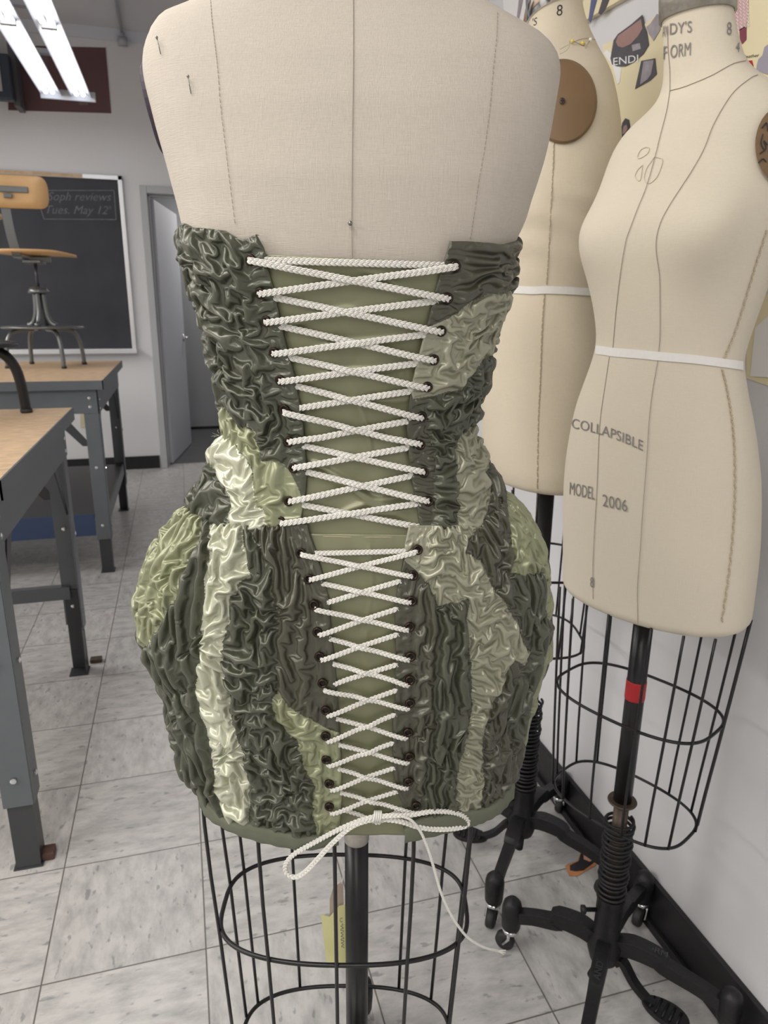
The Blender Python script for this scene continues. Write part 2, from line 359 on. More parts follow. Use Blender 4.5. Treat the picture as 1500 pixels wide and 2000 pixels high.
# fluorescent fixtures: two tandem lanes of tubes in a white strip housing
def fixture(cx, y1, label, n=2):
    r = empty('strip_light', (cx, y1 - 1.22 * n / 2, 2.5), label, 'light')
    Wd = .315; L = 1.235
    h = MB(); y0 = y1 - L * n
    for lx in (-.098, .078):
        for sx in (-1, 1):
            h.hexa([(cx + lx + sx * .012, y0, 2.535), (cx + lx + sx * .058, y0, 2.500), (cx + lx + sx * .058, y1, 2.500), (cx + lx + sx * .012, y1, 2.535),
                    (cx + lx + sx * .012, y0, 2.541), (cx + lx + sx * .061, y0, 2.503), (cx + lx + sx * .061, y1, 2.503), (cx + lx + sx * .012, y1, 2.541)])
        h.box(cx + lx - .025, cx + lx + .025, y0, y1, 2.536, 2.575)
    for yy in (y1 - .55, y1 - L, y0 + .4): h.box(cx - .12, cx + .10, yy, yy + .04, 2.575, 2.60)
    h.build('housing', MT['fixture'], r)
    for yy in (y1, y0 - .012): MB().box(cx - Wd / 2 - .004, cx + Wd / 2 + .004, yy, yy + .012, 2.478, 2.535).build('end_plate', MT['fixture'], r, bevel=.004)
    for k in range(n):
        ya, yb = y1 - k * L - .02, y1 - (k + 1) * L + .03
        for xo in (-.122, -.082, .054, .094):
            MB().tube([(cx + xo, ya - .03, 2.505), (cx + xo, yb + .03, 2.505)], .0125, 12).build('fluorescent_tube', MT['tube'], r, True)
        for xo in (-.102, .074):
            MB().box(cx + xo - .035, cx + xo + .035, yb - .02, yb + .01, 2.495, 2.535).build('lamp_holder', MT['alu'], r, bevel=.002)
    for yy in (y1 - .5, y0 + .4): MB().tube([(cx, yy, 2.6), (cx, yy, ZC - .002)], .004, 6).build('hanger_rod', MT['alu'], r)
    return r
cxf = at_z(133, 188, 2.5)
fixture(float(cxf[0]), float(cxf[1]), 'long white fluorescent strip light hanging over the workbenches', 3)

# chalkboard
br = empty('chalkboard', (-1.0, Y1, .9), 'dark chalkboard in aluminium frame with chalk writing on the far wall', 'chalkboard')
bx0, bx1, bz0, bz1 = -2.7, -.335, .93, 2.09
MB().box(bx0, bx1, Y1 - .015, Y1 - .002, bz0, bz1).build('slate', MT['board'], br)
MB().box(bx1, bx1 + .03, Y1 - .03, Y1 - .001, bz0 - .03, bz1 + .03).build('frame_rail', MT['alu'], br, bevel=.003)
MB().box(bx0 - .03, bx0, Y1 - .03, Y1 - .001, bz0 - .03, bz1 + .03).build('frame_rail', MT['alu'], br, bevel=.003)
MB().box(bx0 - .03, bx1 + .03, Y1 - .03, Y1 - .001, bz1, bz1 + .03).build('frame_rail', MT['alu'], br, bevel=.003)
MB().box(bx0, bx1 - .23, Y1 - .034, Y1 - .03, bz1 + .004, bz1 + .026).build('cork_strip', MT['bench'], br)
MB().box(bx0 - .03, bx1 + .035, Y1 - .09, Y1 - .001, bz0 - .035, bz0).build('chalk_tray', MT['alu'], br, bevel=.004)
def wall_text(name, body, px, py, size_px, dirpx, m, parent, Y, shear=.25, upscale=1.):
    V, Fc = text_geo(body, 1, shear); d = np.array(dirpx, float); d /= np.linalg.norm(d); u = np.array([d[1], -d[0]])
    P = [at_y(px + (v[0] * d[0] + v[1] * u[0] * upscale) * size_px, py + (v[0] * d[1] + v[1] * u[1] * upscale) * size_px, Y) for v in V]
    return mesh_obj(name, P, Fc, m, parent, False)
wall_text('chalk_writing', 'Soph reviews', 92, 391, 23, (1, .01), MT['chalk'], br, Y1 - .016)
wall_text('chalk_writing', 'Tues. May 12', 86, 417, 23, (1, .01), MT['chalk'], br, Y1 - .016)
wall_text('chalk_writing', 'th', 207, 409, 12, (1, .01), MT['chalk'], br, Y1 - .016)
lb = MB()
for p, q in (((88, 372), (223, 372)), ((223, 372), (227, 429)), ((227, 429), (86, 428)), ((86, 428), (79, 404))):
    lb.tube([at_y(*p, Y1 - .0165), at_y(*q, Y1 - .0165)], .004, 6)
lb.build('chalk_box', MT['chalk'], br)

# poster, dark cabinet on the far wall
P = [at_y(*p, Y1 - .006) for p in ((16, 215), (217, 221), (206, 93), (16, 88))]
po = empty('poster', P[0], 'maroon poster high on the far wall beside the strip light', 'poster')
MB().prism(P, (0, .005, 0)).build('sheet', MT['maroon'], po)
MB().prism([at_y(*p, Y1 - .007) for p in ((150, 172), (168, 172), (172, 205), (154, 205))], (0, .0009, 0)).build('pale_patch', mat('poster_pale', (.17, .13, .13), .4), po)
MB().prism([at_y(*p, Y1 - .007) for p in ((60, 100), (90, 101), (96, 150), (64, 150))], (0, .0009, 0)).build('pale_patch', mat('poster_pale2', (.14, .10, .10), .4), po)
cb = empty('wall_monitor', at_y(-40, 196, 5.5), 'dark monitor mounted at the upper left of the far wall', 'monitor')
def pxbox(p0, p1, ya, yb):
    a = at_y(*p0, ya); c = at_y(*p1, ya); return MB().box(min(a[0], c[0]), max(a[0], c[0]), ya, yb, min(a[2], c[2]), max(a[2], c[2]))
pxbox((-200, 84), (27, 195), 5.52, 5.60).build('case', MT['navy'], cb, bevel=.01)
pxbox((-190, 92), (5, 178), 5.512, 5.519).build('screen', mat('monitor_screen', (.35, .36, .37), .3), cb)
pxbox((10, 62), (40, 208), 5.62, Y1 - .01).build('wall_bracket', mat('bracket_grey', (.09, .09, .10), .5), cb, bevel=.004)
MB().box(-1.15, -1.09, 5.55, 5.63, 2.6, ZC - .01).build('ceiling_arm', MT['darksteel'], cb)

# ------------------------------------------------------------------ workbenches
def bench(x1, ya, yb, label, shelf, length=1.9):
    x0 = x1 - length; z = .92
    r = empty('workbench', ((x0 + x1) / 2, (ya + yb) / 2, 0), label, 'table', 'steel legged workbenches')
    MB().box(x0, x1 - .004, ya + .004, yb - .004, z - .012, z).build('benchtop', MT['bench'], r)
    e = MB(); e.box(x0, x1, ya, ya + .004, z - .04, z - .0003); e.box(x0, x1, yb - .004, yb, z - .04, z - .0003); e.box(x1 - .004, x1, ya, yb, z - .04, z - .0003); e.box(x0, x0 + .004, ya, yb, z - .04, z - .0003)
    e.build('edge_band', MT['greysteel'], r)
    a = MB(); i = .03; h0 = z - .15
    a.box(x0 + i, x1 - i, ya + i, ya + i + .006, h0, z - .014); a.box(x0 + i, x1 - i, yb - i - .006, yb - i, h0, z - .014)
    a.box(x1 - i - .006, x1 - i, ya + i, yb - i, h0, z - .014); a.box(x0 + i, x0 + i + .006, ya + i, yb - i, h0, z - .014)
    a.build('apron', MT['greysteel'], r, bevel=.001)
    for sx, xx in ((1, x1 - .035), (-1, x0 + .035)):
        for sy, yy in ((-1, ya + .035), (1, yb - .035)):
            lg = MB(); w_, t = .062, .005
            # L-section leg: one face to the aisle end, one to the long side
            xa, xb = (xx - w_, xx) if sx > 0 else (xx, xx + w_)
            yf = yy; lg.box(xa, xb, yf - t / 2, yf + t / 2, .17, z - .03)
            xe = xb if sx > 0 else xa; yA, yB = (yf, yf + w_) if sy < 0 else (yf - w_, yf)
            lg.box(xe - t / 2, xe + t / 2, yA, yB, .17, z - .03)
            L = lg.build('leg', MT['greysteel'], r, bevel=.001)
            ft = MB(); ft.box(xa + .006, xe - .004 if sx > 0 else xb, yf + (.003 if sy < 0 else -.007), yf + (.007 if sy < 0 else -.003), .004, .30)
            ft.box(xe - .009, xe - .005, yA + .006, yB - .003, .004, .30); ft.box(xa + .0, xb, min(yA, yB), max(yA, yB), 0, .004)
            ft.build('leg_extension', MT['darksteel'], L)
            bl = MB()
            for bz in (.24, .52, z - .08, z - .12):
                bl.lathe([(.007, 0), (.007, .004), (.003, .006)], (xa + .03, yf - .004, bz), (0, -1, 0), 8)
                bl.lathe([(.007, 0), (.007, .004), (.003, .006)], (xe + .003, (yA + yB) / 2, bz - .01), (1, 0, 0), 8)
            bl.build('bolt', MT['chrome'], L)
            # diagonal gusset
            MB().hexa([(xa - .02, yf + .006, z - .30), (xa + .02, yf + .006, z - .30), (xa - .10, yf + .006, z - .14), (xa - .16, yf + .006, z - .14),
                       (xa - .02, yf + .010, z - .30), (xa + .02, yf + .010, z - .30), (xa - .10, yf + .010, z - .14), (xa - .16, yf + .010, z - .14)]).build('gusset', MT['darksteel'], L)
            MB().hexa([(xe - .008, yf - sy * .03, z - .34), (xe - .008, yf - sy * .05, z - .34), (xe - .008, yf - sy * .20, z - .14), (xe - .008, yf - sy * .15, z - .14),
                       (xe - .012, yf - sy * .03, z - .34), (xe - .012, yf - sy * .05, z - .34), (xe - .012, yf - sy * .20, z - .14), (xe - .012, yf - sy * .15, z - .14)]).build('gusset', MT['darksteel'], L)
    if shelf:
        s = MB(); s.box(x0 + .06, x1 - .045, ya + .05, yb - .07, .275, .295); s.build('shelf', MT['darksteel'], r)
        MB().box(x0 + .06, x1 - .10, ya + .04, ya + .05, .19, .295).build('shelf_lip', MT['blue'], r)
        MB().box(x1 - .05, x1 - .04, ya + .05, yb - .07, .24, .30).build('shelf_lip', MT['greysteel'], r)
        pxy = at_y(167, 817, Y1 - .004)
    else:
        for yy in (ya + .05, yb - .05):
            s = MB(); s.box(x0 + .05, x1 - .07, yy - .002, yy + .002, .27, .315); s.box(x0 + .05, x1 - .07, yy, yy + .03, .311, .315); s.build('stretcher', MT['greysteel'], r)
    return r
bench(-.345, 1.47, 2.52, 'nearer grey steel workbench with worn wooden top and open stretchers', False)
bench(-.335, 3.42, 4.66, 'farther grey steel workbench with a blue edged lower shelf, under the chalkboard', True)
tag(MB().prism([at_y(*p, Y1 - .006) for p in ((157, 800), (172, 800), (172, 835), (157, 835))], (0, .004, 0)).build('wall_outlet', mat('outlet_cream', (.6, .53, .36), .5)), 'small yellowish outlet cover low on the far wall behind the workbench', 'outlet')
# rusty foot clip beside near leg
cl = at_z(92, 1675, 0)
tag(MB().box(cl[0] - .02, cl[0] + .018, cl[1] - .012, cl[1] + .022, 0, .02).build('rusted_bracket', mat('rust', (.10, .05, .04), .8, 0, (60, .5)), bevel=.003), 'rusty brown bracket on the floor at the foot of the nearer workbench leg', 'bracket')
cl = at_z(188, 1293, 0)
tag(MB().box(cl[0] - .02, cl[0] + .02, cl[1] - .01, cl[1] + .02, 0, .015).build('rusted_bracket', MT['rust'], bevel=.003), 'small brown bracket at the foot of the nearer workbench rear leg', 'bracket')

# ------------------------------------------------------------------ drafting stools
def stool(cx, cy, z0, rot, metal, wood, label, legr=.011, R0=.205, low=.12, seat=True):
    r = empty('drafting_stool', (cx, cy, z0), label, 'stool', 'drafting stools standing on the workbenches')
    zp = z0 + .20
    MB().lathe([(.0, 0), (.20, 0), (.205, .004), (.20, .012), (.0, .013)], (cx, cy, zp), k=40).build('base_plate', metal, r, 'auto') if seat else None
    for k in range(4):
        a = rot + k * math.pi / 2; d = np.array([math.cos(a), math.sin(a), 0])
        P = [(.05, .195), (.12, .193), (.165, .175), (.19, .135), (.20, .08), (.205, .0)]
        L = MB().tube(smooth_path([np.array([cx, cy, z0 + h]) + d * q for q, h in P], 24), legr, 10).build('leg', metal, r, True)
        MB().lathe([(legr + .001, 0), (legr + .003, .004), (legr + .002, .012)], (cx + d[0] * .205, cy + d[1] * .205, z0), k=10).build('rubber_foot', MT['rubber'], L, True)
        P = [(.075, .215), (.05, .225), (.032, .26), (.024, .31), (.021, .385)]
        MB().tube(smooth_path([np.array([cx, cy, z0 + h]) + np.array([math.cos(a + .78), math.sin(a + .78), 0]) * q for q, h in P], 20), .013, 10).build('riser', metal, r, True)
    MB().lathe([(.0, 0), (.050, .0), (.052, .010), (.042, .026), (.022, .034), (.0, .034)], (cx, cy, z0 + .378), k=24).build('collar', metal, r, True)
    MB().lathe([(.0085, 0), (.0085, .13)], (cx, cy, z0 + .40), k=12).build('screw_post', MT['darksteel'], r, True)
    mbk = MB(); mbk.box(cx - .045, cx + .04, cy - .09, cy + .09, z0 + .525, z0 + .54); mbk.box(cx - .02, cx + .075, cy - .03, cy + .03, z0 + .535, z0 + .56)
    mbk.build('seat_bracket', metal, r, bevel=.003)
    # moulded round seat with a turned-down front
    n = 36; V = []; Fc = []
    for s_, zo in ((0, 0), (1, .012)):
        V.append((cx, cy, z0 + .562 + zo))
        for j in (1, 2, 3, 4):
            for i in range(n):
                a = 2 * math.pi * i / n; q = .195 * j / 4; x = q * math.cos(a) * 1.05; y = q * math.sin(a)
                V.append((cx + x, cy + y, z0 + .562 + zo + .012 * (q / .195) ** 2 - .25 * max(0, x - .12) ** 1.0 * .6))
    K = 1 + 4 * n
    for s_ in (0, 1):
        b0 = s_ * K
        for i in range(n):
            Fc.append((b0, b0 + 1 + i, b0 + 1 + (i + 1) % n))
            for j in range(3): Fc.append((b0 + 1 + j * n + i, b0 + 1 + (j + 1) * n + i, b0 + 1 + (j + 1) * n + (i + 1) % n, b0 + 1 + j * n + (i + 1) % n))
    for i in range(n): Fc.append((1 + 3 * n + i, 1 + 3 * n + (i + 1) % n, K + 1 + 3 * n + (i + 1) % n, K + 1 + 3 * n + i))
    s_ = MB(); s_.V = V; s_.F = Fc; s_.build('seat', wood, r, True)
    # back strap rising on the near side
    bx, by = cx - .045, cy - .16
    st = MB(); P = [(cx - .03, cy - .02, .545), (cx - .06, cy - .10, .548), (bx - .01, by, .565), (bx - .02, by - .015, .64), (bx - .028, by - .02, .75), (bx - .03, by - .02, .84)]
    st.tube(smooth_path([(p[0], p[1], z0 + p[2]) for p in P], 30), .003, 4, up=None, ry=.003)
    st2 = MB()
    sp = smooth_path([(p[0], p[1], z0 + p[2]) for p in P], 30)
    for i in range(29):
        a, c = sp[i], sp[i + 1]; w_ = .021
        st2.hexa([(a[0] - w_, a[1] - .002, a[2] - .001), (a[0] + w_, a[1] - .002, a[2] - .001), (a[0] + w_, a[1] + .002, a[2] + .001), (a[0] - w_, a[1] + .002, a[2] + .001),
                  (c[0] - w_, c[1] - .002, c[2]), (c[0] + w_, c[1] - .002, c[2]), (c[0] + w_, c[1] + .002, c[2] + .001), (c[0] - w_, c[1] + .002, c[2] + .001)])
    st2.build('back_strap', metal, r)
    # curved rounded backrest
    V = []; Fc = []; nn = 26; hw, hh = .175, .074; cz = z0 + .845
    out = []
    for i in range(40):
        a = 2 * math.pi * i / 40; c_, s__ = math.cos(a), math.sin(a)
        ux = math.copysign(abs(c_) ** .5, c_) * hh + math.copysign(hw - hh, c_) * (1 if abs(c_) > 1e-6 else 0); uz = math.copysign(abs(s__) ** .7, s__) * hh
        out.append((ux, uz))
    for t in (0, 1):
        V.append((bx, by - .03 + t * .011, cz))
        for q in (.5, 1):
            for ux, uz in out: V.append((bx + ux * q, by - .03 + t * .011 - .6 * (ux * q) ** 2, cz + uz * q))
    K = 81
    for t in (0, 1):
        o_ = t * K
        for i in range(40):
            j = (i + 1) % 40; Fc.append((o_, o_ + 1 + i, o_ + 1 + j)); Fc.append((o_ + 1 + i, o_ + 41 + i, o_ + 41 + j, o_ + 1 + j))
    for i in range(40): j = (i + 1) % 40; Fc.append((41 + i, 41 + j, K + 41 + j, K + 41 + i))
    s_ = MB(); s_.V = V; s_.F = Fc; s_.build('backrest', wood, r, True)
    cbk = MB(); cbk.box(bx - .075, bx + .085, by - .040, by - .033, cz - .004, cz + .024); cbk.box(bx - .028, bx + .012, by - .046, by - .036, cz - .03, cz - .01)
    cbk.build('back_clamp', metal, r, bevel=.003)
    return r
sc_ = at_z(155, 712, .92)
pc = at_y(72, 700, 4.25)
stool(float(pc[0]) + .045, 4.27, .9205, .55, MT['stoolmetal'], MT['ply'], 'drafting stool with plywood seat and back on the farther workbench')
fp = at_z(52, 806, .92)
stool(float(fp[0]) - .205, float(fp[1]), .9205, 0, MT['black'], MT['ply'], 'black tubular stool at the left end of the nearer workbench', .0155)
# ------------------------------------------------------------------ bodies: rings fitted between a left and a right outline
def spow(v, p): return np.sign(v) * np.abs(v) ** p
class Body:
    def __init__(s, Bc, zs, left, right, psi=0., cfun=None, ratio=.7, n=2.3, g=None, shrink=0., smooth=2, iters=30, wlim=None):
        s.zs = np.array(zs, float); s.B = Bc; s.n = n; s.g = g
        s.u = np.array([math.cos(psi), -math.sin(psi)]); s.f = np.array([-math.sin(psi), -math.cos(psi)])
        L = np.array(sorted(left, key=lambda p: p[1]), float); Rr = np.array(sorted(right, key=lambda p: p[1]), float)
        K = len(s.zs); s.A = np.zeros(K); s.w = np.full(K, .12); s.c = np.zeros(K)
        mid = (L[:, 0].mean() + Rr[:, 0].mean()) / 2
        for k, z in enumerate(s.zs):
            P = at_b(mid, 700, Bc); s.A[k] = P @ EA
        th = np.linspace(0, 2 * np.pi, 97)[:-1]
        for it in range(iters):
            for k in range(K): s.c[k] = cfun(s.zs[k]) if cfun else ratio * s.w[k]
            P = s.point(np.broadcast_to(th, (K, 96)), np.broadcast_to(s.zs[:, None], (K, 96)))
            X, Y = proj(P); il = X.argmin(1); ir = X.argmax(1); kk = np.arange(K)
            sc = (P @ EB) / F * 1.0
            el = (np.interp(Y[kk, il], L[:, 1], L[:, 0]) - X[kk, il]) * sc[kk, il]
            er = (np.interp(Y[kk, ir], Rr[:, 1], Rr[:, 0]) - X[kk, ir]) * sc[kk, ir]
            s.A += .6 * (el + er) / 2; s.w += .6 * (er - el) / 2
            s.w = np.clip(s.w, .02, .4)
        for _ in range(smooth):
            for a in (s.A, s.w): a[1:-1] = (a[:-2] + 2 * a[1:-1] + a[2:]) / 4
        s.w -= shrink
        for k in range(K): s.c[k] = cfun(s.zs[k]) if cfun else ratio * s.w[k]
    def point(s, th, z, off=0.):
        A = np.interp(z, s.zs, s.A); w_ = np.interp(z, s.zs, s.w) + off; c = np.interp(z, s.zs, s.c) + off
        k = 1. if s.g is None else 1 + s.g(th, z)
        lu = w_ * k * spow(np.sin(th), 2 / s.n); lf = c * k * spow(np.cos(th), 2 / s.n)
        return W3(A + lu * s.u[0] + lf * s.f[0], s.B + lu * s.u[1] + lf * s.f[1], z)
    def local(s, P, off=0.):
        P = np.asarray(P, float); z = P[..., 2]; a = P @ EA - np.interp(z, s.zs, s.A); b = P @ EB - s.B
        lu = a * s.u[0] + b * s.u[1]; lf = a * s.f[0] + b * s.f[1]
        w_ = np.interp(z, s.zs, s.w) + off; c = np.interp(z, s.zs, s.c) + off
        p = spow(lu / w_, s.n / 2); q = spow(lf / c, s.n / 2)
        th = np.arctan2(p, q); r = (p * p + q * q) ** (1 / s.n)
        k = 1. if s.g is None else 1 + s.g(th, z)
        return th, z, r / k - 1
    def normal(s, P, off=0.):
        e = 2e-3; G = np.stack([s.local(P + d, off)[2] - s.local(P - d, off)[2] for d in (np.array([e, 0, 0]), np.array([0, e, 0]), np.array([0, 0, e]))], -1)
        return G / (np.linalg.norm(G, axis=-1, keepdims=True) + 1e-12)
    def hit(s, px, py, off=0.):
        px = np.atleast_1d(np.asarray(px, float)); py = np.atleast_1d(np.asarray(py, float))
        r = ray(px, py); r = r / (r @ EB)[:, None]
        t = np.linspace(s.B - .30, s.B + .16, 240)
        P = r[:, None] * t[None, :, None] + [0, 0, H]
        f = s.local(P, off)[2]; neg = f < 0; first = neg.argmax(1); ok = neg.any(1)
        idx = np.where(ok, np.maximum(first, 1), np.maximum(f.argmin(1), 1)); i = np.arange(len(px))
        f0, f1 = f[i, idx - 1], f[i, idx]; a = np.where(ok, f0 / (f0 - f1 + 1e-12), 1.); a = np.clip(a, 0, 1)
        tt = t[idx - 1] + a * (t[1] - t[0]); return r * tt[:, None] + [0, 0, H]
    def mesh(s, z0, z1, nz, nt=160, off=0., bump=None):
        zz = np.linspace(z0, z1, nz); th = np.linspace(0, 2 * np.pi, nt + 1)[:-1]
        T, Z = np.meshgrid(th, zz); P = s.point(T, Z, off)
        if bump is not None:
            N = s.normal(P.reshape(-1, 3), off).reshape(P.shape); P = P + N * bump(P, T, Z)[..., None]
        V = list(P.reshape(-1, 3)); Fc = []
        I = np.arange(nz * nt).reshape(nz, nt)
        q = np.stack([I[:-1], np.roll(I, -1, 1)[:-1], np.roll(I, -1, 1)[1:], I[1:]], -1).reshape(-1, 4)
        Fc = [tuple(f) for f in q]
        for row, flip in ((0, True), (nz - 1, False)):
            c0 = P[row].mean(0); ring = P[row]; n0 = len(V)
            inner = c0 + (ring - c0) * .9 + [0, 0, -.004 if flip else .002]
            V += list(inner); V.append(c0 + [0, 0, -.005 if flip else .003])
            for i in range(nt):
                j = (i + 1) % nt; a, b_ = row * nt + i, row * nt + j
                f1 = (a, n0 + i, n0 + j, b_); f2 = (n0 + i, n0 + nt, n0 + j)
                Fc += [f1, f2] if flip else [f1[::-1], f2[::-1]]
        return V, Fc
def surf_tube(body, px, r, off=0., n=60, k=6, dash=None, wob=0.):
    """thin thread laid on a body along a picture-traced curve"""
    p = smooth_path(px, n); P = body.hit(p[:, 0], p[:, 1], off); mb = MB()
    if dash:
        for i in range(0, n - dash[0], dash[0] + dash[1]):
            Q = P[i:i + dash[0] + 1].copy(); sx = EA * (wob if (i // (dash[0] + dash[1])) % 2 else -wob); Q[0] += sx; Q[-1] -= sx
            mb.tube(Q, r, k)
    else: mb.tube(P, r, k)
    return mb
def surf_text(name, body, txt, px, py, size, d, m, parent, shear=0, off=.0012, narrow=1., u=None, curve=0.):
    V, Fc = text_geo(txt, 1, shear); d = np.array(d, float); d /= np.linalg.norm(d); u = np.array([d[1], -d[0]]) if u is None else np.array(u, float)
    vx = V[:, 0] * size * narrow; vy = V[:, 1] * size
    X = px + vx * d[0] + vy * u[0]; Y = py + vx * d[1] + vy * u[1] + curve * (vx / 100) ** 2
    return mesh_obj(name, body.hit(X, Y, off), Fc, m, parent, False)
def fabric_bump(seed, amp, sc=(9, 5)):
    r = np.random.default_rng(seed); K = [(r.normal(0, sc[0]), r.normal(0, sc[0]), r.normal(0, sc[1]), r.uniform(0, 6.28)) for _ in range(14)]
    def f(P, T, Z):
        s = 0
        for a, b_, c, ph in K: s = s + np.sin(P[..., 0] * a + P[..., 1] * b_ + P[..., 2] * c * 2 + ph)
        return amp * s / 4
    return f

# ------------------------------------------------------------------ stands
def caster(c, z_top, d, parent, metal='chrome'):
    """ball-topped caster: cup, fork and wheel under a leg end at c (x,y), d = horizontal direction of the wheel"""
    d = np.array([d[0], d[1], 0]) / np.hypot(*d[:2]); s = np.array([-d[1], d[0], 0]); r = empty_part('caster', (c[0], c[1], 0), parent)
    x, y = c
    mb = MB(); mb.lathe([(.0, z_top - .050), (.013, z_top - .05), (.0145, z_top - .045), (.0155, z_top - .02), (.0155, z_top - .006), (.013, z_top + .005), (.008, z_top + .012), (0, z_top + .014)], (x, y, 0), k=20)
    mb.lathe([(.015, z_top - .058), (.0165, z_top - .055), (.015, z_top - .050)], (x, y, 0), k=18)
    wc = np.array([x, y, .019]) + d * .012
    for sg in (-1, 1):
        p = wc + s * sg * .0105
        mb.tube([np.array([x, y, z_top - .054]) + s * sg * .0105, (np.array([x, y, .038]) + s * sg * .0105), p], .0035, 6)
    o = mb.build('caster', MT['iron'], None, True)
    return o, wc, s
def empty_part(*a): return None
def stand(name_root, Ca, Cb, balls, ztop, zhub, rotpedal, rspring=(.0, .0), washer=None, root=None, pole_r=.0155, letters=None, chrome_top=False, legstep=None):
    cx, cy = (Ca * EA + Cb * EB)[:2]
    MB().lathe([(pole_r, washer or zhub - .02), (pole_r, ztop)], (cx, cy, 0), k=28).build('pole', MT['black'], root, 'auto')
    # hub casting
    hub = MB().lathe([(.0, .075), (.026, .078), (.032, .10), (.033, .12), (.024, .135), (.0235, zhub - .01), (.0255, zhub - .006), (.0255, zhub)], (cx, cy, 0), k=28).build('hub', MT['iron'], root, 'auto')
    auto(hub)
    # spring round the pole
    if rspring[1] > rspring[0]:
        z0, z1 = rspring; n = int((z1 - z0) / .0095); t = np.linspace(0, n, n * 22); rr = .0235 + .0015 * np.sin(t * 1.7)
        P = np.stack([cx + rr * np.cos(t * 2 * np.pi), cy + rr * np.sin(t * 2 * np.pi), z0 + (z1 - z0) * t / n], -1)
        MB().tube(P, .0028, 7).build('spring', MT['iron'], root, True)
    if washer: 
        MB().lathe([(.012, washer - .004), (.024, washer - .004), (.025, washer - .002), (.024, washer), (.012, washer)], (cx, cy, 0), k=28).build('washer', MT['rust'], root)
        MB().lathe([(.0128, zhub - .02), (.0128, washer)], (cx, cy, 0), k=24).build('bare_sleeve', MT['rust'], root, True)
    # thumb screw on the hub
    MB().lathe([(.004, 0), (.004, .018), (.008, .02), (.008, .027)], (cx - .024 * EA[0], cy - .024 * EA[1], zhub - .035), (-EA[0], -EA[1], 0), 10).build('thumb_screw', MT['iron'], root, True)
    for bi, (bx, by) in enumerate(balls):
        v = np.array([bx - cx, by - cy]); L = np.linalg.norm(v); d = np.array([*(v / L), 0]); zt = .108
        prof = [(.02, .118, .014), (.05, .128, .0155), (.09, .126, .0145), (.5 * L, .115, .0125), (.75 * L, .103, .0115), (L - .012, .090, .0115), (L, .085, .011)]
        P = smooth_path([np.array([cx, cy, z]) + d * q for q, z, _ in prof], 26)
        rr = np.interp(np.linspace(0, 1, 26), np.linspace(0, 1, 7), [p[2] for p in prof])
        lg = MB().tube(P, rr * 1.25, 4, up=(0, 0, 1), ry=rr * 1.45).build('leg', MT['iron'], root, False, bevel=.0035, seg=3); auto(lg, 60)
        s = np.array([-d[1], d[0], 0]); x, y = bx, by
        cup = MB().lathe([(0, zt - .052), (.0165, zt - .052), (.0185, zt - .048), (.0200, zt - .02), (.0200, zt - .004), (.0175, zt + .008), (.011, zt + .016), (0, zt + .019)], (x, y, 0), k=20).build('caster_cup', MT['iron'], lg, True)
        cs = MB(); cs.lathe([(.012, zt - .064), (.0165, zt - .060), (.0165, zt - .054), (.012, zt - .052)], (x, y, 0), k=18)
        wd = np.array([-d[0], -d[1], 0]) if bi % 2 else d; s2 = np.array([-wd[1], wd[0], 0]); wc = np.array([x, y, .0195]) + wd * .010
        for sg in (-1, 1):
            q = [np.array([x, y, zt - .058]) + s2 * sg * .012, np.array([x, y, .036]) + s2 * sg * .0125, wc + s2 * sg * .0125]
            cs.tube(q, .0034, 6)
        cs.build('caster_fork', MT['chrome'], lg, True)
        MB().lathe([(.004, -.0085), (.017, -.0085), (.0195, -.005), (.0195, .005), (.017, .0085), (.004, .0085)], wc, s2, 22).build('caster_wheel', MT['rubber'], lg, True)
        if letters and bi in letters:
            txt, flip, t0 = letters[bi]; V, Fc = text_geo(txt, .0175, 0)
            V = V - V.mean(0)
            base = np.array([cx, cy, 0]) + d * t0; zz = np.interp(t0, [p[0] for p in prof], [p[1] for p in prof]) + np.interp(t0, [p[0] for p in prof], [p[2] for p in prof]) * 1.03
            dd = -d if flip else d; ss = np.cross([0, 0, 1], dd)
            Pv = [base + dd * a + ss * b_ + np.array([0, 0, zz]) for a, b_ in V]
            mb = MB(); n = len(Pv); mb.add(Pv, Fc); mb.add([p + [0, 0, .0013] for p in Pv], Fc)
            mb.build('raised_lettering', MT['darksteel'], lg)
    # foot pedal
    if rotpedal is not None:
        e = np.array([*rotpedal, 0]); PL = np.linalg.norm(e); e /= PL; s = np.array([-e[1], e[0], 0]); c0 = np.array([cx, cy, 0])
        P = smooth_path([c0 + e * q + [0, 0, z] for q, z in ((.025, .085), (.3 * PL, .092), (.5 * PL, .062), (.7 * PL, .045), (PL - .02, .040))], 24)
        pd = MB().tube(P, np.linspace(.015, .009, 24), 4, up=(0, 0, 1), ry=.008).build('pedal_arm', MT['iron'], root, False, bevel=.003)
        out = [];
        for i in range(28):
            a = 2 * math.pi * i / 28; out.append(c0 + e * (PL + .042 * math.cos(a)) + s * (.024 + .004 * math.cos(a)) * math.sin(a) + [0, 0, .034])
        MB().prism(out, (0, 0, .009)).build('pedal_pad', MT['iron'], pd, bevel=.002)
        rb = MB()
        for q in (-.024, -.012, 0, .012, .024):
            wv = .017 * math.sqrt(max(.1, 1 - (q / .04) ** 2)); rb.tube([c0 + e * (PL + q) - s * wv + [0, 0, .0445], c0 + e * (PL + q) + s * wv + [0, 0, .0445]], .0022, 6)
        rb.build('pedal_rib', MT['iron'], pd, True)
        MB().tube([c0 + s * -.05 + [0, 0, .075], c0 + s * .05 + [0, 0, .075]], .009, 12).build('pedal_axle', MT['iron'], root, True)
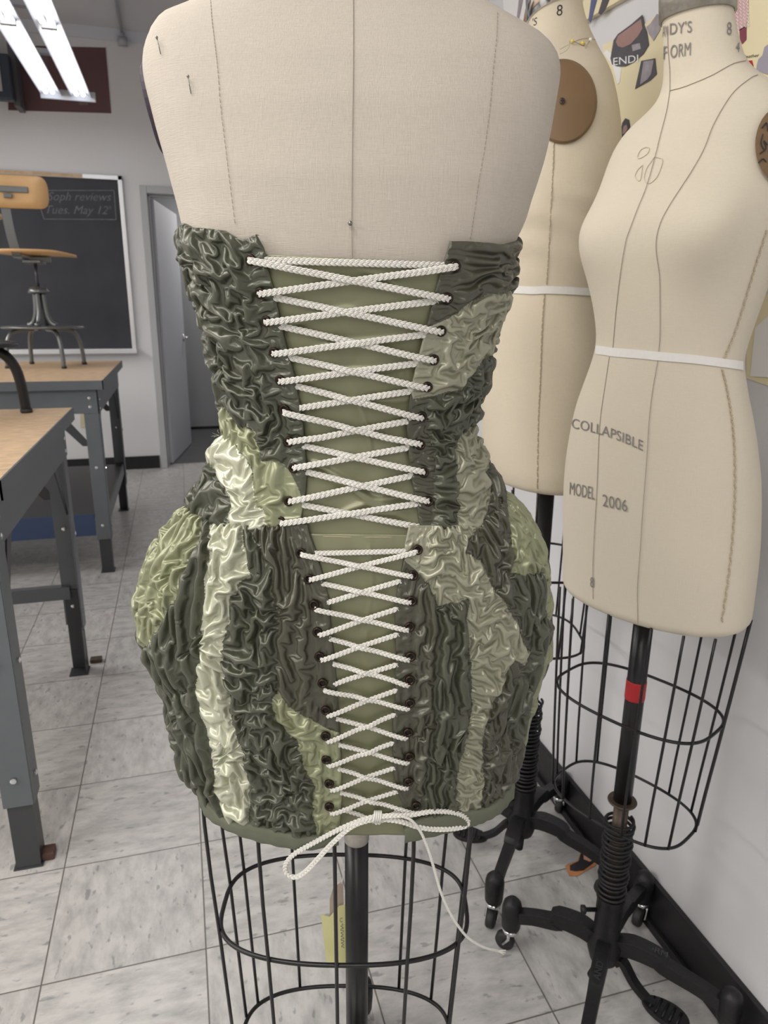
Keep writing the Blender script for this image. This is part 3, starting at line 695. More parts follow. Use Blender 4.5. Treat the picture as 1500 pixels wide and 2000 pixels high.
def stadium(a0, b0, hw, hd, z, n=72, ps=0.):
    """rounded-oblong hoop in camera-aligned axes, rotated by ps"""
    out = []
    for i in range(n):
        t = 2 * math.pi * i / n; c_, s_ = math.cos(t), math.sin(t)
        x = spow(c_, .85) * hw; y = spow(s_, .62) * hd
        out.append(W3(a0 + x * math.cos(ps) + y * math.sin(ps), b0 - x * math.sin(ps) + y * math.cos(ps), z))
    return np.array(out)
def form_root(Ca, Cb, label):
    p = Ca * EA + Cb * EB
    return empty('dress_form', (p[0], p[1], 0), label, 'dress form')

# ================================================================== main dress form
MB_ = .77
pm = at_b(697, 1900, MB_); MA = float(pm @ EA)
TL = [(640, -400), (632, -170), (612, -75), (560, -45), (470, -20), (399, 0), (342, 17), (310, 34), (285, 56), (277, 78), (276, 103), (278, 130), (283, 166), (294, 205), (305, 250), (316, 287), (327, 325), (336, 361), (346, 400), (353, 436), (362, 470), (368, 520), (384, 570), (400, 620), (415, 690), (430, 760), (442, 820), (440, 860), (425, 940), (412, 1020), (405, 1120), (405, 1300), (410, 1600)]
TR = [(745, -400), (750, -170), (770, -75), (815, -45), (880, -20), (930, -4), (952, 6), (990, 22), (1024, 40), (1060, 64), (1081, 86), (1093, 108), (1098, 132), (1097, 160), (1093, 189), (1085, 230), (1075, 269), (1067, 300), (1058, 327), (1045, 365), (1032, 401), (1026, 430), (1010, 460), (998, 500), (990, 550), (975, 610), (958, 680), (940, 760), (925, 830), (930, 880), (945, 950), (955, 1020), (960, 1120), (958, 1300), (945, 1600)]
cz_m = ([.55, .64, .72, .80, .88, .96, 1.03, 1.12, 1.20, 1.28, 1.36, 1.42, 1.46, 1.50, 1.54, 1.58, 1.62], [.105, .108, .112, .117, .119, .110, .094, .082, .088, .096, .096, .088, .078, .064, .054, .050, .048])
cm = lambda z: float(np.interp(z, *cz_m))
body_t = Body(MB_, np.linspace(.60, 1.60, 120), TL, TR, cfun=lambda z: cm(z) - .007, n=2.7, smooth=1)
root = form_root(MA, MB_, 'grey linen dress form in front, wearing the ruched green corset dress')
fb = fabric_bump(4, .0009)
def bump_main(P, T, Z):
    a = fb(P, T, Z)
    side = np.clip((np.abs(np.sin(T)) - .72) / .28, 0, 1)
    return a + side * .0016 * np.sin(P @ EA * 90 + Z * 34 + 2 * np.sin(Z * 21)) * np.clip((Z - 1.2) * 8, 0, 1) - .001 * side
V, Fc = body_t.mesh(.70, 1.575, 260, 220, bump=bump_main)
mesh_obj('torso', V, Fc, MT['linen'], root)
ztop = float(at_b(697, 1638, MB_)[2])
MB().lathe([(.056, 1.573), (.058, 1.576), (.058, 1.60), (.05, 1.612), (0, 1.615)], ((MA * EA + MB_ * EB)[0], (MA * EA + MB_ * EB)[1], 0), k=40).build('neck_cap', MT['pewter'], root, True)
for px in ([(690, -30), (690, 130), (688, 300), (687, 437), (688, 505)],):
    surf_tube(body_t, px, .00035, .0008, 70).build('centre_seam', MT['seam'], root)
for px in ([(411, -4), (414, 40), (420, 90), (425, 135), (431, 210), (440, 285), (449, 360), (460, 445)], [(972, 22), (970, 70), (963, 140), (957, 210), (948, 280), (936, 350), (926, 420), (918, 472)]):
    surf_tube(body_t, px, .0003, .0009, 140, dash=(2, 1)).build('princess_seam', MT['seam'], root)
# arm plate on the left side, seen edge-on
pz_ = np.array([at_b(x, y, MB_) for x, y in ((300, 85), (291, 110), (284.5, 150), (296, 200), (308, 250), (315, 290), (320, 312))])
zo_ = np.argsort(pz_[:, 2]); zc_ = float(at_b(290, 205, MB_)[2]); out = []
for i in range(40):
    t = 2 * math.pi * i / 40; zz = zc_ + .044 * math.sin(t); bb = MB_ + .004 + .030 * math.cos(t)
    out.append(np.interp(zz, pz_[zo_, 2], (pz_ @ EA)[zo_]) * EA + bb * EB + np.array([0, 0, zz]))
MB().prism(out, .006 * EA).build('arm_plate', MT['dark_plate'], root, bevel=.001)
# stand and cage
def rel(a, b): v = a * EA + b * EB; return v[0], v[1]
stand('m', MA, MB_, [rel(MA + .20, MB_), rel(MA - .20, MB_), rel(MA, MB_ + .19), rel(MA, MB_ - .2)], ztop + .002, .185, None, rspring=(.185, .225), root=root)
pp = rel(MA, MB_)
MB().lathe([(.0158, ztop - .001), (.0163, ztop), (.0163, ztop + .06)], (pp[0], pp[1], 0), k=28).build('pole_sleeve', MT['pewter'], root, True)
CA_ = MA - .0155
def cage_hoop(z): return np.interp(z, [.23, .47, .61], [.150, .162, .171]), np.interp(z, [.23, .47, .61], [.085, .091, .095])
for z in (.473, .232):
    hw, hd = cage_hoop(z); MB().tube(stadium(CA_, MB_, hw, hd, z, 96), .0030, 8, closed=True).build('cage_hoop', MT['black'], root, True)
def hoop_pt(z, a, near):
    hw, hd = cage_hoop(z); P = stadium(CA_, MB_, hw + .003, hd + .003, z, 720); aa = P @ EA; bb = P @ EB
    m = (bb < MB_) if near else (bb >= MB_); P = P[m]; return P[np.abs(aa[m] - a).argmin()]
for (xt, yt, near) in ((441, 1900, 1), (455, 1930, 0), (532, 1880, 1), (579, 1800, 0), (495, 1940, 0), (660, 1880, 1), (785, 1800, 0), (790, 1880, 1), (850, 1900, 0), (884, 1880, 1), (906, 1850, 0)):
    # where the wire crosses the upper hoop height
    a = None; best = 1e9
    hw, hd = cage_hoop(.35); P = stadium(CA_, MB_, hw, hd, .35, 720); bb = P @ EB; P = P[(bb < MB_) if near else (bb >= MB_)]
    X, Y = proj(P); a = float((P[np.abs(X - (xt + (Y - yt) * (xt - 700) / -3900 * 1)).argmin()]) @ EA)
    fr_ = (a - CA_) / hw
    pts = []
    for z in (.232, .35, .473, .56, .64, .70):
        h2 = cage_hoop(z)[0]; pts.append(hoop_pt(z, CA_ + fr_ * h2, near))
    MB().tube(pts, .0024, 8).build('cage_wire', MT['black'], root, True)
# pins in the form
def pin(px0, px1, label, head='steel', grp=None, hr=.0016, body=body_t, off0=.004, off1=.0012):
    a = body.hit(*[[v] for v in px0], off0)[0]; c = body.hit(*[[v] for v in px1], off1)[0]
    r = empty('straight_pin', a, label, 'pin', grp)
    MB().tube([a, c], .00045, 6).build('shaft', MT['steel'], r, True)
    MB().lathe([(0, -hr), (hr * .7, -hr * .7), (hr, 0), (hr * .7, hr * .7), (0, hr)], a, k=10).build('pin_head', MT[head], r, True)
pin((306, 73), (314, 106), 'steel pin near the top left shoulder of the front dress form', hr=.0013)
pin((367, 149), (373, 183), 'steel pin lower down the left shoulder of the front dress form', hr=.0013)
pin((684, 436), (687, 440), 'round steel pin head on the centre seam just above the lacing', hr=.0022)

# paper tag on the main pole
bt = MB_ + .0
tr = empty('paper_tag', at_b(665, 1725, bt + .02), 'folded yellow and beige paper tag hanging beside the front form pole', 'tag')
def bpoly(P, b): return [at_b(x, y, b) for x, y in P]
MB().prism(bpoly([(644, 1756), (651, 1733), (670, 1721), (672, 1790), (665, 1792), (644, 1791)], bt + .022), .0006 * EB).build('beige_tag', MT['tagbeige'], tr)
MB().prism(bpoly([(627, 1786), (644, 1791), (662, 1770), (680, 1765), (682, 1872), (674, 1884), (638, 1884)], bt + .018), .0006 * EB).build('yellow_tag', MT['tagpaper'], tr)
sq = MB(); bq = bt + .0172
sq.tube([at_b(667 + 3 * math.cos(t), 1797 + 4 * math.sin(t), bq) for t in np.linspace(.8, 5.4, 12)], .0003, 4)
sq.tube([at_b(667.5 + 2.6 * math.sin(t * 1.9) + .6 * math.sin(t * 5.1) + t * .08, 1804 + t * 2.0 + .8 * math.cos(t * 3.1), bq) for t in np.linspace(0, 24, 150)], .0003, 4)
sq.build('pencil_scribble', mat('pencil', (.16, .15, .09), .9), tr)
MB().tube([at_b(672, 1700, bt + .018), at_b(668, 1726, bt + .021)], .0006, 5).build('tag_string', MT['cord'], tr)
MB().tube([at_b(672, 1700, bt + .018), at_b(690, 1690, bt + .018)], .0006, 5).build('tag_string', MT['cord'], tr)

# ================================================================== right dress form
RB = 1.05
pr = at_b(1229, 1450, RB); RA = float(pr @ EA)
RL = [(1292, -60), (1290, 12), (1291, 25), (1294, 60), (1297, 120), (1294, 176), (1285, 200), (1270, 219), (1240, 241), (1215, 266), (1195, 300), (1182, 333), (1170, 370), (1158, 397), (1145, 420), (1134, 442), (1130, 458), (1129, 478), (1133, 505), (1142, 532), (1150, 560), (1157, 590), (1162, 620), (1165, 650), (1164, 678), (1158, 700), (1148, 728), (1138, 755), (1127, 785), (1118, 820), (1111, 860), (1106, 890), (1101, 940), (1099, 1000), (1098, 1060), (1098, 1110), (1099, 1150), (1100, 1300)]
RR = [(1432, -60), (1432, 15), (1436, 40), (1446, 80), (1457, 122), (1480, 142), (1510, 160), (1550, 185), (1580, 225), (1590, 280), (1580, 350), (1555, 420), (1530, 480), (1507, 545), (1484, 610), (1468, 655), (1454, 700), (1456, 725), (1463, 770), (1473, 820), (1481, 870), (1487, 930), (1488, 980), (1486, 1060), (1481, 1120), (1474, 1180), (1470, 1210), (1462, 1240)]
def g_right(th, z):
    b_ = .0
    for t0, z0, a, st, sz in ((-.62, 1.335, .10, .42, .055), (.52, 1.335, .20, .34, .055)):
        d = (th - t0 + np.pi) % (2 * np.pi) - np.pi; b_ = b_ + a * np.exp(-(d / st) ** 2 - ((z - z0) / sz) ** 2)
    return b_
body_r = Body(RB, np.linspace(.70, 1.66, 120), RL, RR, psi=math.radians(48), ratio=.70, n=2.15, g=g_right, smooth=3)
root_r = form_root(RA, RB, 'cream dress form at the far right, stamped COLLAPSIBLE and MODEL 2006')
zb_r = .795
fbr = fabric_bump(8, .0006)
def bmp_r(P, T, Z):
    w_ = .0028 * np.clip((Z - zb_r) / .012, 0, 1) ** .5 - .0028
    return fbr(P, T, Z) + w_ * 3
znt = float(at_b(1360, 30, RB - .04)[2]) + .014
V, Fc = body_r.mesh(zb_r, znt, 240, 200, bump=bmp_r)
mesh_obj('torso', V, Fc, MT['linen_cream'], root_r)
def ring_at(body, z0, z1, off, nt=96, ths=None, tilt=None):
    th = np.linspace(0, 2 * np.pi, nt + 1)[:-1]; Z = [z0, z0, z1, z1]; O = [0, off, off, 0]
    V = []; 
    for z, o in zip(Z, O): V += list(body.point(th, np.full(nt, z) + (0 if tilt is None else tilt(th)), o))
    Fc = [(a * nt + i, a * nt + (i + 1) % nt, ((a + 1) % 4) * nt + (i + 1) % nt, ((a + 1) % 4) * nt + i) for a in range(4) for i in range(nt)]
    return V, Fc
V, Fc = ring_at(body_r, znt - .002, znt + .055, .004)
mesh_obj('neck_band', V, Fc, MT['pewter'], root_r)
def neck_cap(body, z, root, m):
    th = np.linspace(0, 2 * np.pi, 65)[:-1]; a = body.point(th, np.full(64, z), .004); c = a.mean(0)
    V = list(a) + list(c + (a - c) * .8 + [0, 0, .008]) + [c + [0, 0, .01]]
    Fc = [(i, (i + 1) % 64, 64 + (i + 1) % 64, 64 + i) for i in range(64)] + [(64 + i, 64 + (i + 1) % 64, 128) for i in range(64)]
    mesh_obj('neck_cap', V, Fc, m, root)
neck_cap(body_r, znt + .055, root_r, MT['pewter'])
# waist tape
def tape(body, px, wpx, root, off=.0016):
    p = smooth_path(px, 40); a = body.hit(p[:, 0], p[:, 1] - wpx / 2, off); b_ = body.hit(p[:, 0], p[:, 1] + wpx / 2, off); a2 = body.hit(p[:, 0], p[:, 1] - wpx / 2, 0); b2 = body.hit(p[:, 0], p[:, 1] + wpx / 2, 0)
    n = 40; V = list(a) + list(b_) + list(a2) + list(b2); Fc = []
    for i in range(n - 1): Fc += [(i, i + 1, n + i + 1, n + i), (2 * n + i, 2 * n + i + 1, i + 1, i), (n + i, n + i + 1, 3 * n + i + 1, 3 * n + i)]
    return mesh_obj('waist_tape', V, Fc, MT['tape'], root, False)
tape(body_r, [(1163, 683), (1180, 685), (1200, 688), (1250, 692), (1290, 696), (1350, 701), (1400, 707), (1430, 711), (1452, 714)], 17, root_r)
S_ = MT['seam']
surf_tube(body_r, [(1308, 177), (1302, 215), (1290, 262), (1278, 310), (1262, 365), (1244, 410), (1223, 466)], .00042, .0008, 60).build('centre_seam', S_, root_r)
surf_tube(body_r, [(1223, 466), (1215, 510), (1207, 570), (1201, 630), (1196, 690)], .00042, .0008, 60).build('centre_seam', S_, root_r)
surf_tube(body_r, [(1190, 697), (1182, 750), (1173, 812), (1169, 870), (1166, 950), (1162, 1020), (1158, 1100), (1158, 1170)], .00042, .0008, 60).build('centre_seam', S_, root_r)
surf_tube(body_r, [(1480, 146), (1465, 153), (1430, 183), (1395, 240), (1375, 290), (1350, 335), (1308, 400), (1288, 440), (1281, 482), (1288, 540), (1289, 590), (1289, 650), (1286, 695)], .00042, .0008, 90).build('princess_seam', S_, root_r)
surf_tube(body_r, [(1285, 703), (1275, 760), (1268, 820), (1263, 900), (1256, 990), (1250, 1080), (1245, 1150), (1246, 1222)], .00042, .0008, 70).build('princess_seam', S_, root_r)
surf_tube(body_r, [(1308, 177), (1340, 168), (1390, 147), (1430, 125), (1457, 118)], .00042, .0008, 50).build('neck_seam', S_, root_r)
surf_tube(body_r, [(1308, 177), (1308, 140), (1305, 100), (1303, 52)], .00042, .0008, 40).build('neck_seam', S_, root_r)
surf_tube(body_r, [(1498, 450), (1476, 520), (1458, 580), (1436, 650), (1415, 700)], .0011, .001, 120, dash=(3, 1), wob=.0009).build('side_seam_stitching', MT['stitch'], root_r)
surf_tube(body_r, [(1411, 722), (1420, 760), (1430, 820), (1435, 880), (1436, 960), (1432, 1040), (1424, 1120), (1410, 1215)], .0012, .001, 220, dash=(3, 1), wob=.001).build('side_seam_stitching', MT['stitch'], root_r)
surf_text('stamped_lettering', body_r, 'COLLAPSIBLE', 1115, 836, 28, (1, .16), MT['ink'], root_r, narrow=.86, u=(.05, -1), curve=11)
surf_text('stamped_lettering', body_r, 'MODEL', 1111, 965, 35, (1, .22), MT['ink'], root_r, narrow=.44, u=(.03, -1))
surf_text('stamped_lettering', body_r, '2006', 1176, 988, 34, (1, .24), MT['ink'], root_r, narrow=.76, u=(-.02, -1))
surf_text('stamped_lettering', body_r, '8', 1152, 1146, 29, (1, .25), MT['ink'], root_r, narrow=.62, u=(0, -1))
surf_text('stamped_lettering', body_r, 'DY\'S', 1306, 68, 32, (1, -.12), MT['ink'], root_r, narrow=.72, u=(.02, -1))
surf_text('stamped_lettering', body_r, 'AN', 1293, 72, 32, (1, -.1), MT['ink'], root_r, narrow=.25, u=(.02, -1))
surf_text('stamped_lettering', body_r, 'ORM', 1308, 114, 37, (1, -.16), MT['ink'], root_r, narrow=.52, u=(.02, -1))
surf_text('stamped_lettering', body_r, 'F', 1294, 116, 37, (1, -.1), MT['ink'], root_r, narrow=.5, u=(.02, -1))
surf_text('stamped_lettering', body_r, '8', 1419, 68, 36, (1, -.05), MT['ink'], root_r, narrow=.62, u=(0, -1))
surf_text('stamped_lettering', body_r, '4', 1437, 100, 28, (1, .25), MT['ink'], root_r, narrow=.6, u=(.05, -1))
# stains
def surf_poly(name, body, pts, m, root, off=.0008, grid=6):
    c = np.mean(pts, 0); p = np.asarray(pts, float); n = len(p); V = []; Fc = []
    for q in range(grid + 1):
        t = q / grid
        for x, y in c + (p - c) * t if q else [c] * n: V.append((x, y))
    V = np.array(V)
    for q in range(grid):
        for i in range(n):
            j = (i + 1) % n; Fc.append((q * n + i, q * n + j, (q + 1) * n + j, (q + 1) * n + i))
    return mesh_obj(name, body.hit(V[:, 0], V[:, 1], off), Fc, m, root)
stn = mat('water_stain', (.625, .565, .45), .85)
for px in ([(1262, 287), (1268, 290), (1264, 300), (1250, 309), (1245, 305), (1252, 292)], [(1278, 306), (1292, 310), (1293, 320), (1283, 345), (1268, 358), (1258, 350), (1262, 330), (1272, 315)], [(1255, 322), (1245, 332), (1240, 345), (1250, 352)]):
    surf_tube(body_r, px + px[:1], .0005, .0003, 50, k=4).build('water_stain', stn, root_r)
# arm plate on the right form
ap = [(1532 + 57 * math.cos(a), 283 + 78 * math.sin(a)) for a in np.linspace(0, 2 * math.pi, 37)[:-1]]
surf_poly('arm_plate', body_r, ap, MT['brown_plate'], root_r, .006)
sb = MB()
for px in ([(1490, 262), (1486, 280), (1492, 292)], [(1484, 300), (1496, 290), (1492, 275), (1499, 283)], [(1481, 318), (1490, 310), (1497, 316)], [(1488, 250), (1497, 240), (1500, 256)]):
    sb.tube(body_r.hit(*np.array(smooth_path(px, 14)).T, .0072), .0007, 5)
sb.build('pen_scribble', MT['ink_black'], root_r)
# stand
bl1 = at_z(1001, 1764, .115)[:2]; bl2 = at_z(1260, 1712, .115)[:2]; bl3 = at_z(1450, 1938, .115)[:2]; ctr = np.array(rel(RA, RB)); bl4 = at_z(1130, 2085, .115)[:2]
bl3 = np.array([min(bl3[0], X1 - .045), bl3[1]])
stand('r', RA, RB, [bl1, bl2, bl3, bl4], zb_r + .01, .222, (at_z(1299, 1976, .04)[:2] - ctr), rspring=(.222, .385), washer=.425, root=root_r, letters={2: ('FORM', False, .085), 3: ("ANDY'S", True, .075)})
zr = at_b(1250, 1346, RB)[2]
MB().lathe([(.0162, zr - .017), (.0164, zr - .016), (.0164, zr + .016), (.0162, zr + .017)], (ctr[0], ctr[1], 0), k=28).build('red_tape_band', MT['red'], root_r, True)
# cage follows the rotated base
def cage(body, Ca, Cb, psi, zb, hoops, wires, root):
    k0 = int(np.abs(body.zs - (zb + .03)).argmin()); w0, c0 = body.w[k0] - .008, body.c[k0] - .008; a0 = body.A[k0]
    for z, sc in hoops:
        t = (zb - z) / .5; a = a0 + (Ca - a0) * min(1, t * 1.5)
        MB().tube(stadium(a, Cb, w0 * sc, c0 * sc, z, 90, psi), .0026, 8, closed=True).build('cage_hoop', MT['black'], root, True)
    zl, sl = hoops[-1]
    for q in wires:
        pts = []
        for z in np.linspace(zb + .004, zl, 6):
            sc = np.interp(z, [h[0] for h in hoops][::-1] + [zb], [h[1] for h in hoops][::-1] + [1.0]); t = (zb - z) / .5; a = a0 + (Ca - a0) * min(1, t * 1.5)
            S = stadium(a, Cb, w0 * sc + .002, c0 * sc + .002, z, 360, psi); pts.append(S[int(q * 360) % 360])
        MB().tube(pts, .0022, 7).build('cage_wire', MT['black'], root, True)
cage(body_r, RA, RB, math.radians(48), zb_r, [(.622, .93), (.422, .84)], [.02, .05, .12, .2, .3, .38, .46, .52, .58, .66, .74, .80, .86, .93], root_r)

# ================================================================== middle dress form
QB = 1.38
pq = at_b(1050, 1200, QB); QA = float(pq @ EA)
QL = [(1030, -80), (1029, 22), (1033, 45), (1035, 75), (1020, 100), (1000, 130), (985, 170), (978, 220), (975, 280), (970, 340), (955, 400), (948, 450), (955, 510), (960, 560), (955, 620), (946, 700), (941, 780), (941, 850), (945, 880), (952, 908), (965, 935), (975, 950), (980, 965), (985, 1000)]
QR = [(1134, -80), (1135, 2), (1140, 25), (1148, 52), (1162, 82), (1180, 112), (1195, 145), (1206, 190), (1213, 240), (1216, 300), (1214, 360), (1205, 430), (1190, 500), (1176, 560), (1180, 620), (1190, 700), (1196, 800), (1196, 870), (1192, 930), (1186, 1000)]
body_q = Body(QB, np.linspace(.84, 1.80, 110), QL, QR, psi=0, ratio=1.15, n=2.2, smooth=3, cfun=lambda z: float(np.interp(z, [.85, .95, 1.27, 1.42, 1.56, 1.62, 1.66, 1.8], [.13, .14, .105, .13, .125, .10, .055, .05])))
root_q = form_root(QA, QB, 'cream dress form between the other two, with brown arm plate and black 8')
zb_q = float(at_b(1040, 968, QB - .13)[2])
fbq = fabric_bump(11, .0009)
znq = float(at_b(1085, 18, QB - .05)[2]) + .024
def bmp_q(P, T, Z): return fbq(P, T, Z) + .0016 * np.sin(Z * 120 + 3 * np.sin(P @ EA * 20)) * np.clip((Z - 1.26) * 9, 0, 1) * np.clip((1.5 - Z) * 9, 0, 1) - .007 * (1 - np.clip((Z - zb_q) / .012, 0, 1) ** .5)
V, Fc = body_q.mesh(zb_q, znq, 220, 160, bump=bmp_q)
mesh_obj('torso', V, Fc, MT['linen_warm'], root_q)
tl = lambda th: -.02 * np.sin(th)
V, Fc = ring_at(body_q, znq - .010, znq + .05, .004, tilt=lambda th: .013 * np.sin(th))
mesh_obj('neck_band', V, Fc, MT['chrome'], root_q); neck_cap(body_q, znq + .05, root_q, MT['chrome'])
tape(body_q, [(968, 564), (1000, 565), (1040, 567), (1063, 566), (1100, 567), (1150, 570), (1178, 573)], 15, root_q)
surf_tube(body_q, [(1082, 275), (1080, 330), (1076, 400), (1072, 480), (1067, 560)], .0010, .001, 150, dash=(3, 1), wob=.0006).build('side_seam_stitching', MT['stitch'], root_q)
surf_tube(body_q, [(1063, 575), (1058, 650), (1055, 740), (1051, 830), (1049, 960)], .0011, .001, 190, dash=(3, 1), wob=.0007).build('side_seam_stitching', MT['stitch'], root_q)
surf_tube(body_q, [(1093, 97), (1110, 88), (1130, 78), (1148, 75), (1163, 78)], .0007, .001, 50).build('neck_seam', MT['stitch'], root_q)
surf_tube(body_q, [(1093, 106), (1105, 100), (1112, 90), (1113, 80)], .0005, .001, 30).build('loose_thread', MT['seam'], root_q)
surf_text('stamped_lettering', body_q, '8', 1086, 31, 31, (1, -.08), MT['ink_black'], root_q, narrow=.85, u=(.05, -1))
surf_text('stamped_lettering', body_q, "'S", 1038, 52, 22, (1, -.35), MT['ink_black'], root_q, narrow=.8, u=(.1, -1))
surf_text('stamped_lettering', body_q, 'S', 930, 822, 20, (1, .25), MT['ink'], root_q, narrow=.8, u=(0, -1))
ap = [(1100 + 62 * math.cos(a), 198 + 78 * math.sin(a)) for a in np.linspace(0, 2 * math.pi, 49)[:-1]]
plq = surf_poly('arm_plate', body_q, ap, MT['brown_plate'], root_q, .007, 8)
rp = body_q.hit(*np.array(ap + ap[:1]).T, .003); MB().tube(rp[:-1], .0036, 8, closed=True).build('arm_plate_rim', MT['brown_plate'], root_q, True)
sw = body_q.hit([1098], [197], .009)[0]; nq = body_q.normal(sw[None])[0]
so = MB().lathe([(0, 0), (.0046, 0), (.0046, .0008), (.0028, .0013), (0, .0014)], sw, nq, 18).build('screw', MT['rust'], root_q, True)
cr = MB(); ux = np.cross(nq, [0, 0, 1]); ux /= np.linalg.norm(ux); uy = np.cross(nq, ux)
for dvv in (ux, uy): cr.tube([sw + nq * .0026 - dvv * .003, sw + nq * .0026 + dvv * .003], .0008, 4)
cr.build('cross_slot', MT['ink_black'], so)
pin((1118, 80), (1142, 90), 'yellow headed pin lying along the neck seam, left one of the pair', 'yellow', 'pins in the middle form', .0028, body_q, .008)
pin((1138, 84), (1143, 86), 'yellow headed pin at the neck seam, right one of the pair', 'yellow', 'pins in the middle form', .0030, body_q, .006)
pin((1153, 77), (1143, 95), 'white headed pin at the base of the middle form neck', 'whitehead', 'pins in the middle form', .0028, body_q, .008)
cq = np.array(rel(QA, QB)); zt_ = .115
stand('q', QA, QB, [at_z(967, 1714, zt_)[:2], at_z(1195, 1668, zt_)[:2], at_z(1097, 1514, zt_)[:2], 2 * cq - at_z(1195, 1668, zt_)[:2]], zb_q + .01, .20, at_z(918, 1636, .03)[:2] - cq, rspring=(.20, .42), root=root_q)
cage(body_q, QA, QB, 0, zb_q, [(.745, .92), (.58, .84)], [.0, .06, .14, .22, .3, .38, .46, .54, .62, .70, .78, .88], root_q)
MB().lathe([(.0162, .8), (.0164, .801), (.0164, .82), (.0162, .821)], (cq[0] + .1, cq[1] - .02, 0), k=16) if False else None

# ================================================================== papers and photographs on the right wall
XP = X1 - .0015
def wpoly(P, x=XP): return [at_x(px, py, x) for px, py in P]
def paper(name, P, m, label, cat='picture', x=XP, t=.001, group=None, parent=None):
    o = MB().prism(wpoly(P, x), (-t, 0, 0)).build(name, m, parent)
    if label: tag(o, label, cat, group)
    return o
paper('paper_sheet', [(1140, -60), (1330, -180), (1282, -28), (1224, 0), (1155, 39), (1130, 58)], MT['paper'], 'large cream paper sheet high on the right wall behind the middle form', 'paper', t=.012)
paper('paper_sheet', [(1177, 88), (1240, 62), (1275, 36), (1310, 10), (1400, -60), (1520, -160), (1640, -200), (1640, 420), (1400, 420), (1200, 330), (1190, 200)], MT['paper'], 'long cream paper sheet full of cut-out pictures, behind the right form neck', 'paper')
k2 = XP - .0015
tk = paper('picture_cutout', [(1193, 114), (1199, 79), (1207, 67), (1233, 48), (1255, 29), (1259, 50), (1264, 62), (1268, 88), (1257, 106), (1238, 122), (1222, 130), (1206, 130), (1196, 126)], MT['dprint'], 'charcoal tank top cut-out with white letters END on the cream paper', x=k2, group='pictures pinned to the paper')
paper('neckline', [(1203, 82), (1207, 70), (1232, 52), (1252, 37), (1255, 56), (1246, 71), (1232, 86), (1216, 93), (1207, 90)], MT['skin'], None, x=k2 - .0011, t=.0004, parent=tk)
paper('printed_patch', [(1234, 88), (1250, 84), (1252, 95), (1236, 100)], MT['gprint'], None, x=k2 - .0011, t=.0004, parent=tk)
def wtext(name, body, px, py, size, d, m, parent, x, narrow=1, shear=0, u=None):
    V, Fc = text_geo(body, 1, shear); d = np.array(d, float); d /= np.linalg.norm(d); u = np.array([d[1], -d[0]]) if u is None else np.array(u, float)
    P = [at_x(px + v[0] * d[0] * size * narrow + v[1] * u[0] * size, py + v[0] * d[1] * size * narrow + v[1] * u[1] * size, x) for v in V]
    return mesh_obj(name, P, Fc, m, parent, False)
wtext('printed_lettering', 'ENDI', 1196, 128, 21, (1, -.14), MT['white_paper'], tk, k2 - .0016, 1.1, u=(.0, -1))
a_ = paper('picture_cutout', [(1253, 119), (1280, 114), (1283, 145), (1271, 157), (1241, 174)], MT['dprint'], 'small grey photo cut-out of a pale torso below the tank top picture', x=k2, group='pictures pinned to the paper')
paper('printed_figure', [(1257, 120), (1277, 117), (1272, 145), (1265, 155), (1250, 166), (1254, 140)], MT['gprint'], None, x=k2 - .0011, t=.0004, parent=a_)
paper('picture_cutout', [(1263, 53), (1271, 46), (1284, 27), (1291, 36), (1290, 58), (1277, 80), (1268, 66)], MT['gprint'], 'silvery photo cut-out tucked beside the right form neck band', x=k2, group='pictures pinned to the paper')
paper('picture_cutout', [(1186, 97), (1193, 103), (1210, 130), (1214, 133), (1211, 160), (1207, 165), (1198, 130), (1180, 104)], MT['white_paper'], 'narrow white paper scrap under the left edge of the tank top picture', x=k2 + .0004, group='pictures pinned to the paper')
hc = paper('picture_cutout', [(1216, 240), (1222, 231), (1229, 234), (1231, 247), (1227, 258), (1219, 266), (1210, 272)], MT['hole_black'], 'small dark haired head cut-out low on the paper between the two forms', x=k2, group='pictures pinned to the paper')
paper('printed_face', [(1218, 247), (1224, 243), (1226, 252), (1221, 260), (1216, 262)], MT['skin'], None, x=k2 - .0011, t=.0004, parent=hc)
pk = paper('picture_cutout', [(1430, -40), (1466, -40), (1462, 0), (1460, 40), (1458, 52), (1445, 60), (1436, 40), (1434, 0)], MT['pink'], 'pink zigzag fabric picture beside the right form neck', x=k2, group='pictures pinned to the paper')
zz = MB()
for q in range(9):
    y0 = -2 + q * 7
    zz.tube([at_x(1437 + i * 3.4 + q * .3, y0 + (3 if i % 2 else -3) - i * .8, k2 - .0013) for i in range(8)], .0006, 4)
zz.build('zigzag_print', MT['white_paper'], pk)
paper('picture_cutout', [(1445, 58), (1458, 50), (1458, 77), (1450, 86), (1446, 76)], MT['wine'], 'wine red scrap under the pink zigzag picture', x=k2, group='pictures pinned to the paper')
rd = paper('picture_cutout', [(1457, 119), (1469, 118), (1472, 130), (1466, 134), (1458, 128)], MT['red'], 'tiny red picture below the handwriting at the right form shoulder', x=k2, group='pictures pinned to the paper')
paper('picture_cutout', [(1479, 128), (1482, 116), (1490, 108), (1494, 92), (1502, 86), (1520, 80), (1520, 150), (1490, 142), (1478, 136)], MT['lilac'], 'pale lilac garment picture at the right edge above the form shoulder', x=k2, group='pictures pinned to the paper')
wtext('handwriting', 'leather', 1454, 114, 9, (1, -.12), MT['ink_black'], None, k2 - .0002, 1.1, .3)
tag(bpy.data.objects['handwriting'], 'small pen handwriting on the cream paper above the right form shoulder', 'writing')
paper('picture_cutout', [(1150, 39), (1155, 0), (1160, -30), (1168, -30), (1166, 0), (1154, 45)], MT['bluep'], 'narrow blue denim strip picture on the upper cream sheet', x=XP - .0125, group='pictures pinned to the paper')
